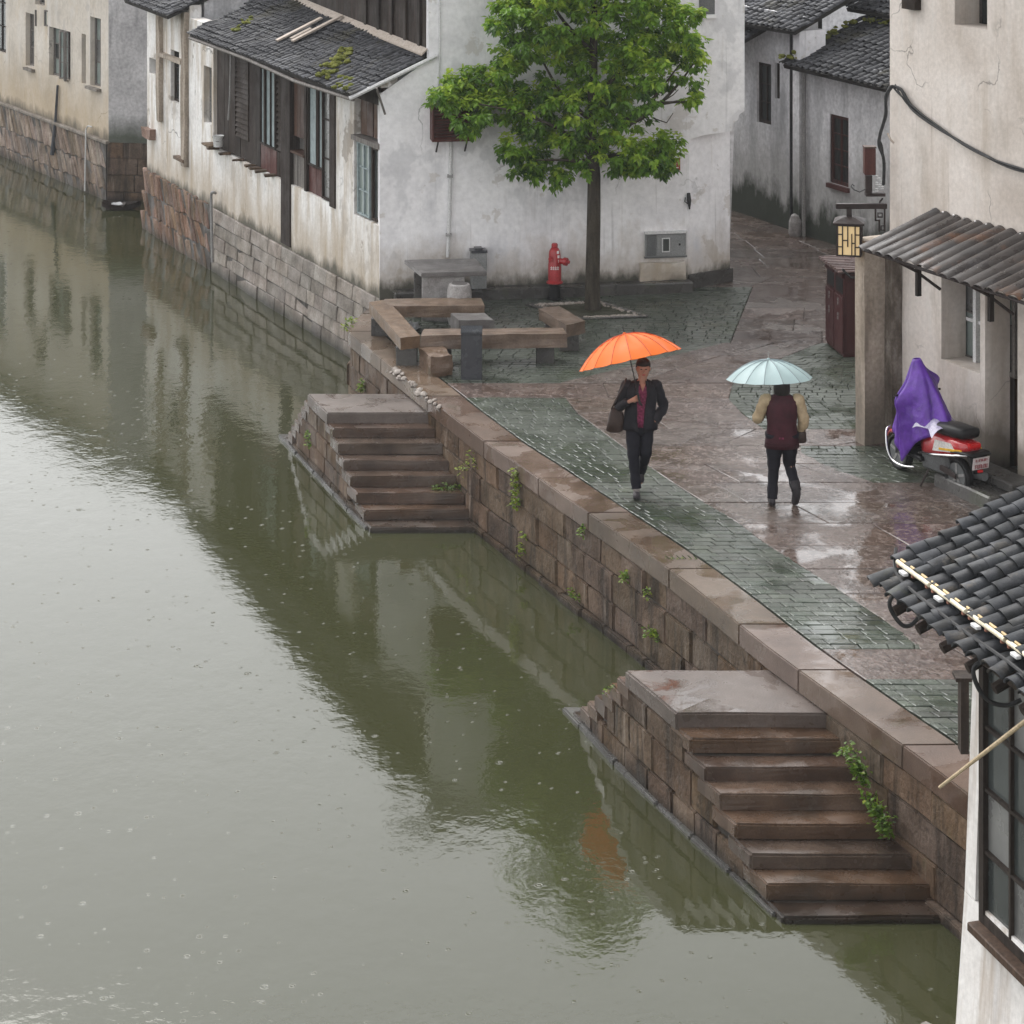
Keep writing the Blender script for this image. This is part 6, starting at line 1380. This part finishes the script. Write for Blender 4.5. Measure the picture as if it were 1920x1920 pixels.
# her shoulder bag
bg_ = thing('handbag', 'dark brown leather shoulder bag under the arm of the woman with the orange umbrella', 'bag', P1 + Vector((-.26, 0, .72)), local=True)
b = MB(); rr = []
for z, wx, wy in ((.0, .07, .04), (.02, .105, .055), (.12, .105, .06), (.21, .085, .05), (.27, .06, .03), (.285, .05, .015)): rr.append([Vector((.01 - .02 * (z < .1) + (wx * math.cos(a)) * (1 if abs(math.cos(a)) < .9 else .98), wy * math.sin(a), z)) for a in [2 * math.pi * k / 16 for k in range(16)]])
b.loft(rr); b.build('pouch', m['leather'], bg_, smooth='all')
b = MB(); b.tube(along([Vector((-.05, 0, .26)), Vector((.02, -.06, .42)), Vector((.10, -.05, .57)), Vector((.125, 0, .618)), Vector((.11, .06, .52)), Vector((.06, .02, .26))], 24), .010, 6); b.build('strap', m['leather'], bg_)

def umbrella(name, label, apex, hand, Rr, hh, tilt, mat, n=16, handle='black'):
    t_ = thing(name, label, 'umbrella', apex, 'walkers umbrellas' if False else None, local=True)
    Mt = tilt.to_3x3()
    prof = lambda f: -hh * (f ** 2.15)
    for i in range(n):
        a0, a1_ = 2 * math.pi * i / n, 2 * math.pi * (i + 1) / n; vs, fs = [], []; nr, na = 7, 4
        for r in range(nr + 1):
            f = r / nr
            for k in range(na + 1):
                g_ = k / na; s_ = 4 * g_ * (1 - g_); a = a0 + (a1_ - a0) * g_
                rad = Rr * f * (1 - .045 * s_ * f ** 3) * (math.cos(math.pi / n) / math.cos((g_ - .5) * 2 * math.pi / n) * .15 + .85)
                vs.append(Mt @ Vector((rad * math.cos(a), rad * math.sin(a), prof(f) - .018 * s_ * math.sin(math.pi * min(f, .85)))))
        for r in range(nr):
            for k in range(na):
                q = r * (na + 1) + k; fs.append((q, q + 1, q + na + 2, q + na + 1))
        b = MB(); b.add(vs, fs); b.build('panel', m[mat], t_, smooth='all')
        b = MB(); b.tube([Mt @ Vector((Rr * f * .995 * math.cos(a0), Rr * f * .995 * math.sin(a0), prof(f) + .001)) for f in (.04, .2, .36, .52, .68, .84, 1.0)], .0045, 5); b.build('rib', m['seam_orange' if mat == 'orange' else 'seam_grey'], t_)
    hd_ = Vector(hand) - Vector(apex); ax = (Mt @ Vector((0, 0, -1))).normalized()
    b = MB(); b.tube([Mt @ Vector((0, 0, .09)), Mt @ Vector((0, 0, .0)), ax * (hd_.length - .02)], [.005, .008, .006], 7); b.build('shaft', m[handle], t_)
    b = MB(); b.tube([ax * (hd_.length - .06), ax * (hd_.length + .06), ax * (hd_.length + .09) + Mt @ Vector((.02, 0, 0))], .013, 8); b.build('handle', m['black'], t_)
    b = MB(); b.lathe([(.022, -.004), (.018, .012), (.008, .018)], (0, 0, 0), 10); o_ = b.build('crown_cap', m[mat], t_); o_.rotation_euler = tilt.to_euler()
    return t_
ap1 = DP(1171, 626, P1.y - .06); hn1 = P1 + Vector((-.045, -.22, 1.165))
ax1 = (ap1 - hn1).normalized()
tl1 = Vector((0, 0, 1)).rotation_difference(ax1).to_matrix().to_4x4()
umbrella('umbrella', 'bright orange umbrella with many ribs held by the walking woman', ap1, hn1, .605, .30, Matrix.Rotation(R(-3.5), 4, 'Y') @ Matrix.Rotation(R(-2), 4, 'X') @ tl1, 'orange')

# woman walking away
P2 = G(1466, 947)
a2 = {'l': ((-.185, .0, 1.205), (-.275, .05, .97), (-.165, .22, 1.05), (-.150, .25, 1.09), (.3, .1, .95), (.8, .2, -.2), (.3, -.9, 0)),
      'r': ((.185, .0, 1.205), (.255, .02, .955), (.215, .10, .80), (.205, .12, .75), (-.1, .1, -.98), (.1, .98, .1), (-.9, 0, 0))}
l2 = {'l': ((-.085, 0, .78), (-.09, .03, .43), (-.110, .0, .08), (-.105, .13, .03)), 'r': ((.085, 0, .78), (.095, .06, .45), (.155, -.10, .20), (.150, -.04, .05))}
J2 = {'pelvis': (0, 0, .82), 'waist': (0, 0, .95), 'chest': (0, 0, 1.12), 'neck0': (.0, .01, 1.24), 'neck1': (.0, .02, 1.28), 'jaw': (.0, .045, 1.325), 'head': (.0, .035, 1.385), 'crown': (.0, .025, 1.44)}
w2 = person('woman in burgundy vest and tan sleeves walking away under a pale umbrella', P2, J2, a2, l2, 1)
b = MB(); b.add([Vector((0, .135, 1.40)), Vector((-.014, .112, 1.382)), Vector((.014, .112, 1.382)), Vector((0, .112, 1.43))], [(0, 1, 2), (0, 3, 1), (0, 2, 3)]); b.build('nose', m['skin'], w2)
for sx in (-1, 1):
    b = MB(); b.ball((sx * .076, .04, 1.405), (.010, .018, .028), 8, 6); b.build('ear', m['skin'], w2)
    b = MB(); b.ball((sx * .028, .115, 1.42), (.012, .008, .006), 8, 5); b.build('eye', m['hair'], w2)
b = MB(); b.loft([ell((.0, .01, z), rx, ry) for z, rx, ry in ((1.19, .055, .05), (1.25, .085, .075), (1.31, .096, .093), (1.39, .094, .10), (1.445, .078, .086), (1.48, .04, .05), (1.487, .01, .012))]); b.build('hair', m['hair'], w2, smooth='all')
trouser(w2, (0, 0, .78), l2, -.005, 'trousers', .108)
shoe(w2, l2['l'][2], l2['l'][3], 'shoe', 'shoe_grey')
b = MB(); an, to = Vector(l2['r'][2]), Vector(l2['r'][3]); b.tube([an + Vector((-.02, .03, .10)), an + Vector((-.005, 0, .02)), an + Vector((0, -.01, -.04)), to + Vector((0, .02, .0)), to + Vector((0, .10, -.02))], [.055, .05, .05, .045, .03], 12); b.build('boot', m['shoe'], w2, smooth='all')
rings2 = [((0, 0, .665), .200, .135), ((0, 0, .72), .198, .134), ((0, 0, .82), .180, .126), ((0, 0, .93), .168, .120), ((0, 0, 1.03), .178, .122), ((0, 0, 1.13), .186, .120), ((0, 0, 1.20), .180, .108), ((0, .0, 1.245), .130, .085), ((0, .01, 1.27), .085, .075), ((0, .015, 1.30), .080, .072)]
b = MB(); b.loft([ell(c, rx, ry, 24) for c, rx, ry in rings2]); vs_ = b.build('vest', m['vest'], w2, smooth='all')
b = MB(); b.tube([Vector((-.19, -.08, .735)), Vector((-.1, -.128, .735)), Vector((0, -.138, .735)), Vector((.1, -.128, .735)), Vector((.19, -.08, .735))], .006, 5); b.build('hem_seam', m['vest'], vs_)
b = MB(); b.obox((-.02, -.1335, .80), (.028, 0, 0), (0, .003, 0), (0, 0, .010)); b.build('back_label', m['shirt'], vs_)
sleeve(w2, *a2['l'][:3], 'sleeve', .078, .05); sleeve(w2, *a2['r'][:3], 'sleeve', .078, .052)
pb = thing('handbag', 'small brown bag at the hip of the woman in the burgundy vest', 'bag', P2 + Vector((.225, .05, .70)), local=True)
b = MB(); b.loft([ell((0, 0, z), rx, ry, 12) for z, rx, ry in ((0, .05, .03), (.015, .065, .04), (.11, .06, .04), (.14, .045, .025))]); b.build('pouch', m['leather'], pb, smooth='all')
b = MB(); b.tube(along([Vector((-.04, 0, .13)), Vector((-.03, .03, .3)), Vector((-.09, .02, .52)), Vector((-.06, -.06, .45)), Vector((.03, -.05, .2)), Vector((.04, 0, .13))], 18), .007, 5); b.build('strap', m['leather'], pb)
hn2 = P2 + Vector((-.150, .26, 1.10)); ap2 = DP(1441, 674, P2.y + .31)
ax2 = (ap2 - hn2).normalized(); tl2 = Vector((0, 0, 1)).rotation_difference(ax2).to_matrix().to_4x4()
umbrella('umbrella', 'pale mint umbrella held by the woman walking away', ap2, hn2, .50, .215, Matrix.Rotation(R(-1.5), 4, 'Y') @ Matrix.Rotation(R(-7), 4, 'X'), 'mint', 14, 'grey_pipe')

# ------------------------------------------------------------------ scooter under a purple raincoat
ps = Vector((4.93, 27.74, 0)); fw = Vector((-.46, .888))
sc = thing('scooter', 'red scooter draped with a purple raincoat parked by the beige wall', 'scooter', ps, rotz=math.atan2(.46, .888), local=True)
def wheel(y, nm, r=.215, w_=.052):
    b = MB(); prof = [(r - w_ * 1.0, -w_ * .7), (r - w_ * .3, -w_), (r, -w_ * .6), (r + .006, 0), (r, w_ * .6), (r - w_ * .3, w_), (r - w_ * 1.0, w_ * .7)]; n_ = 28
    b.loft([[Vector((x, y + q * math.cos(a), r + q * math.sin(a))) for q, x in prof] for a in [2 * math.pi * k / n_ for k in range(n_ + 1)]], cap=False); o_ = b.build(nm, m['black'], sc, smooth='all')
    b = MB(); b.loft([[Vector((x, y + q * math.cos(a), r + q * math.sin(a))) for a in [2 * math.pi * k / 20 for k in range(20)]] for x, q in ((-.035, r - .06), (-.03, r - .075), (-.022, .05), (.022, .05), (.03, r - .075), (.035, r - .06))]); b.build('rim', m['steel_dark'], o_)
    for k in range(5):
        a = 2 * math.pi * k / 5 + .3; b = MB(); c = Vector((0, y + math.cos(a) * .09, r + math.sin(a) * .09)); b.obox(c, (.04, 0, 0), (0, math.cos(a) * .06, math.sin(a) * .06), (0, -math.sin(a) * .015, math.cos(a) * .015)); b.build('spoke', m['grey_pipe'], o_)
wheel(-.56, 'rear_wheel'); wheel(.56, 'front_wheel')
def loft_y(nm, secs, mat, parent=sc, n=14, pw=.6):
    b = MB(); rr = []
    for y, cx_, cz_, hx, hz in secs: rr.append([Vector((cx_ + hx * math.copysign(abs(math.cos(a)) ** pw, math.cos(a)), y, cz_ + hz * math.copysign(abs(math.sin(a)) ** pw, math.sin(a)))) for a in [2 * math.pi * k / n for k in range(n)]])
    b.loft(rr); return b.build(nm, m[mat], parent, smooth='all')
fa = loft_y('tail_fairing', [(-.86, 0, .62, .07, .03), (-.80, 0, .60, .13, .07), (-.62, 0, .57, .155, .11), (-.35, 0, .53, .165, .14), (-.10, 0, .50, .15, .16), (.02, 0, .48, .11, .15)], 'scooter_red')
for sx in (-1, 1):
    b = MB(); b.hexa([(sx * .150, -.70, .535), (sx * .168, -.28, .46), (sx * .160, -.28, .46), (sx * .140, -.70, .535), (sx * .158, -.60, .62), (sx * .172, -.33, .60), (sx * .162, -.33, .60), (sx * .148, -.60, .62)]); b.build('side_decal', m['scooter_white'], fa)
    b = MB(); b.hexa([(sx * .150, -.80, .560), (sx * .169, -.40, .500), (sx * .160, -.40, .500), (sx * .135, -.80, .560), (sx * .152, -.78, .582), (sx * .171, -.40, .525), (sx * .160, -.40, .525), (sx * .135, -.78, .582)]); b.build('stripe', m['yellow'], fa)
    b = MB(); b.tube([Vector((sx * .165, -.02, .37)), Vector((sx * .18, -.35, .43)), Vector((sx * .172, -.70, .505)), Vector((sx * .13, -.88, .545))], [.012, .016, .016, .012], 7); b.build('chrome_trim', m['chrome'], fa, smooth='all')
loft_y('seat', [(-.80, 0, .765, .10, .04), (-.76, 0, .755, .145, .065), (-.45, 0, .735, .155, .075), (-.15, 0, .71, .145, .06), (.02, 0, .69, .10, .035)], 'black')
loft_y('tail_trim', [(-.98, 0, .56, .14, .008), (-.90, 0, .565, .17, .018), (-.74, 0, .55, .17, .022), (-.60, 0, .52, .16, .02)], 'black')
b = MB(); b.box((-.09, -.865, .60), (.09, -.80, .665)); b.build('tail_light', m['tail_light'], sc, bevel=.015, seg=2)
b = MB(); b.hexa([(-.06, -.92, .33), (.06, -.92, .33), (.06, -.88, .33), (-.06, -.88, .33), (-.13, -.93, .545), (.13, -.93, .545), (.13, -.84, .545), (-.13, -.84, .545)]); b.build('mudguard', m['black'], sc, bevel=.01)
b = MB(); b.hexa([(-.115, -.955, .395), (.115, -.955, .395), (.115, -.948, .395), (-.115, -.948, .395), (-.115, -.975, .535), (.115, -.975, .535), (.115, -.968, .535), (-.115, -.968, .535)]); pl = b.build('number_plate', m['plate'], sc)
b = MB()
for row, (z, n_, hgt) in enumerate(((.505, 4, .028), (.432, 6, .045))):
    for i in range(n_):
        x = -.09 + .18 * (i + .5) / n_; y = -.9805 + (z - .535) * -.14 * 1.0 + 0; w_ = .075 / n_
        segs = [(-w_, -w_ * .4, -hgt, hgt)] + ([(-w_, w_, hgt * .7, hgt)] if (i + row) % 2 else [(-w_, w_, -hgt, -hgt * .7)]) + ([(w_ * .4, w_, -hgt, hgt)] if i % 3 else [(-w_, w_, -hgt * .15, hgt * .15)])
        for (a0, a1_, z0_, z1_) in segs: b.box((x + a0, y - .004, z + z0_ * .5), (x + a1_, y, z + z1_ * .5))
o = b.build('plate_characters', m['plate_ink'], pl); o['kind'] = 'stuff'
b = MB(); b.box((-.035, -.965, .355), (.035, -.935, .385)); b.build('reflector', m['tail_light'], sc, bevel=.006)
b = MB(); b.hexa([(-.05, -.42, .17), (.05, -.42, .17), (.10, .02, .17), (-.10, .02, .17), (-.10, -.46, .42), (.10, -.46, .42), (.12, .02, .40), (-.12, .02, .40)]); b.build('engine', m['steel_dark'], sc, bevel=.03)
b = MB(); b.hexa([(-.085, -.60, .19), (-.06, -.60, .19), (-.06, -.30, .22), (-.085, -.30, .22), (-.085, -.60, .25), (-.06, -.60, .25), (-.06, -.30, .32), (-.085, -.30, .32)]); b.build('swing_arm', m['dark_metal'], sc, bevel=.01)
b = MB(); b.tube([Vector((.13, -.1, .2)), Vector((.15, -.5, .22)), Vector((.15, -.85, .26))], [.03, .05, .05], 10); b.build('exhaust', m['steel_dark'], sc)
b = MB(); b.hexa([(-.17, -.05, .26), (.17, -.05, .26), (.15, .36, .27), (-.15, .36, .27), (-.17, -.05, .32), (.17, -.05, .32), (.15, .36, .33), (-.15, .36, .33)]); b.build('footboard', m['black'], sc, bevel=.015)
loft_y('leg_shield', [(.30, 0, .55, .17, .24), (.38, 0, .58, .19, .28), (.44, 0, .62, .14, .26), (.48, 0, .64, .08, .2)], 'black')
for sx in (-1, 1):
    b = MB(); b.tube([Vector((sx * .06, .42, .70)), Vector((sx * .065, .52, .40)), Vector((sx * .065, .56, .21))], .02, 8); b.build('fork', m['steel_dark'], sc)
loft_y('front_fender', [(.36, 0, .40, .05, .02), (.45, 0, .455, .07, .03), (.56, 0, .465, .07, .03), (.70, 0, .43, .06, .025), (.78, 0, .36, .03, .02)], 'scooter_red')
b = MB(); b.tube(along([Vector((-.34, .22, 1.0)), Vector((-.18, .30, .98)), Vector((0, .34, .95)), Vector((.18, .30, .98)), Vector((.34, .22, 1.0))], 16), .014, 8); b.build('handlebar', m['dark_metal'], sc)
b = MB(); b.tube([Vector((0, .34, .95)), Vector((0, .43, .62))], .03, 8); b.build('steering_column', m['dark_metal'], sc)
b = MB(); b.tube(along([Vector((-.10, .62, .52)), Vector((-.19, .58, .48)), Vector((-.25, .48, .30)), Vector((-.25, .38, .19)), Vector((-.24, .2, .165)), Vector((-.2, .02, .19))], 20), .014, 8); b.build('crash_bar', m['chrome'], sc, smooth='all')
b = MB(); b.tube([Vector((-.12, -.15, .2)), Vector((-.22, -.12, .005))], .012, 6); b.build('kickstand', m['dark_metal'], sc)
# raincoat thrown over the handlebars
rc = thing('raincoat', 'purple plastic raincoat draped over the scooter handlebars', 'raincoat', ps, rotz=math.atan2(.46, .888), local=True)
nA, nZ = 72, 26; apx = Vector((.0, .24, 1.40)); rr = []
for k in range(nZ + 1):
    f = k / nZ; ring = []
    for i in range(nA):
        a = 2 * math.pi * i / nA; ca, sa = math.cos(a), math.sin(a)       # a=pi: left side, a=-pi/2: rear
        left = max(0, -ca) ** 1.2; rear = max(0, -sa) ** 1.5; front = max(0, sa) ** 1.5; right = max(0, ca) ** 1.2
        zb = .70 - .46 * left ** 1.6 * (1 - .35 * rear) - .10 * front + .04 * math.sin(5 * a + 1)
        # narrow peak over the mirror, then out over the grips
        grip = math.exp(-((f - .42) / .14) ** 2)
        rx = .05 + .27 * f ** .8 + .13 * grip * (left ** 3 + right ** 3) - .10 * left * max(0, f - .7) / .3
        ry = .03 + (.22 * front + .44 * rear) * f ** .9 + .10 * f
        k8 = abs(math.sin(4.5 * a + 1.1 + 1.5 * f)) ** .6; k13 = abs(math.sin(6.5 * a + 4 * f)) ** .7
        fold = 1 + (.26 * (k8 - .7) + .12 * (k13 - .7)) * min(1, f * 1.6)
        z = apx.z + (zb - apx.z) * f ** 1.05 + .03 * math.sin(3 * a + 6 * f) * f * (1 - f)
        ring.append(Vector((apx.x + ca * rx * fold, apx.y - .10 * f * rear + sa * ry * fold, z)))
    rr.append(ring)
b = MB(); b.loft(rr, cap=False); cl = b.build('cloth', m['purple'], rc, smooth='all'); cl.modifiers.new('thickness', 'SOLIDIFY').thickness = .006
b = MB(); rr = []
for k in range(9):
    f = k / 8; rr.append([Vector((x + .05 * math.sin(f * 4), -.02 - .42 * f + .03 * math.sin(x * 20), .745 + .05 * math.sin(f * 3.14) - 2.2 * max(0, abs(x + .02) - .12) ** 1.4 + .012 * math.sin(f * 11 + x * 25))) for x in np.linspace(-.24, .16, 12)])
b.loft(rr, cap=False, closed=False); b.build('clear_visor', m['clear_film'], rc, smooth='all')
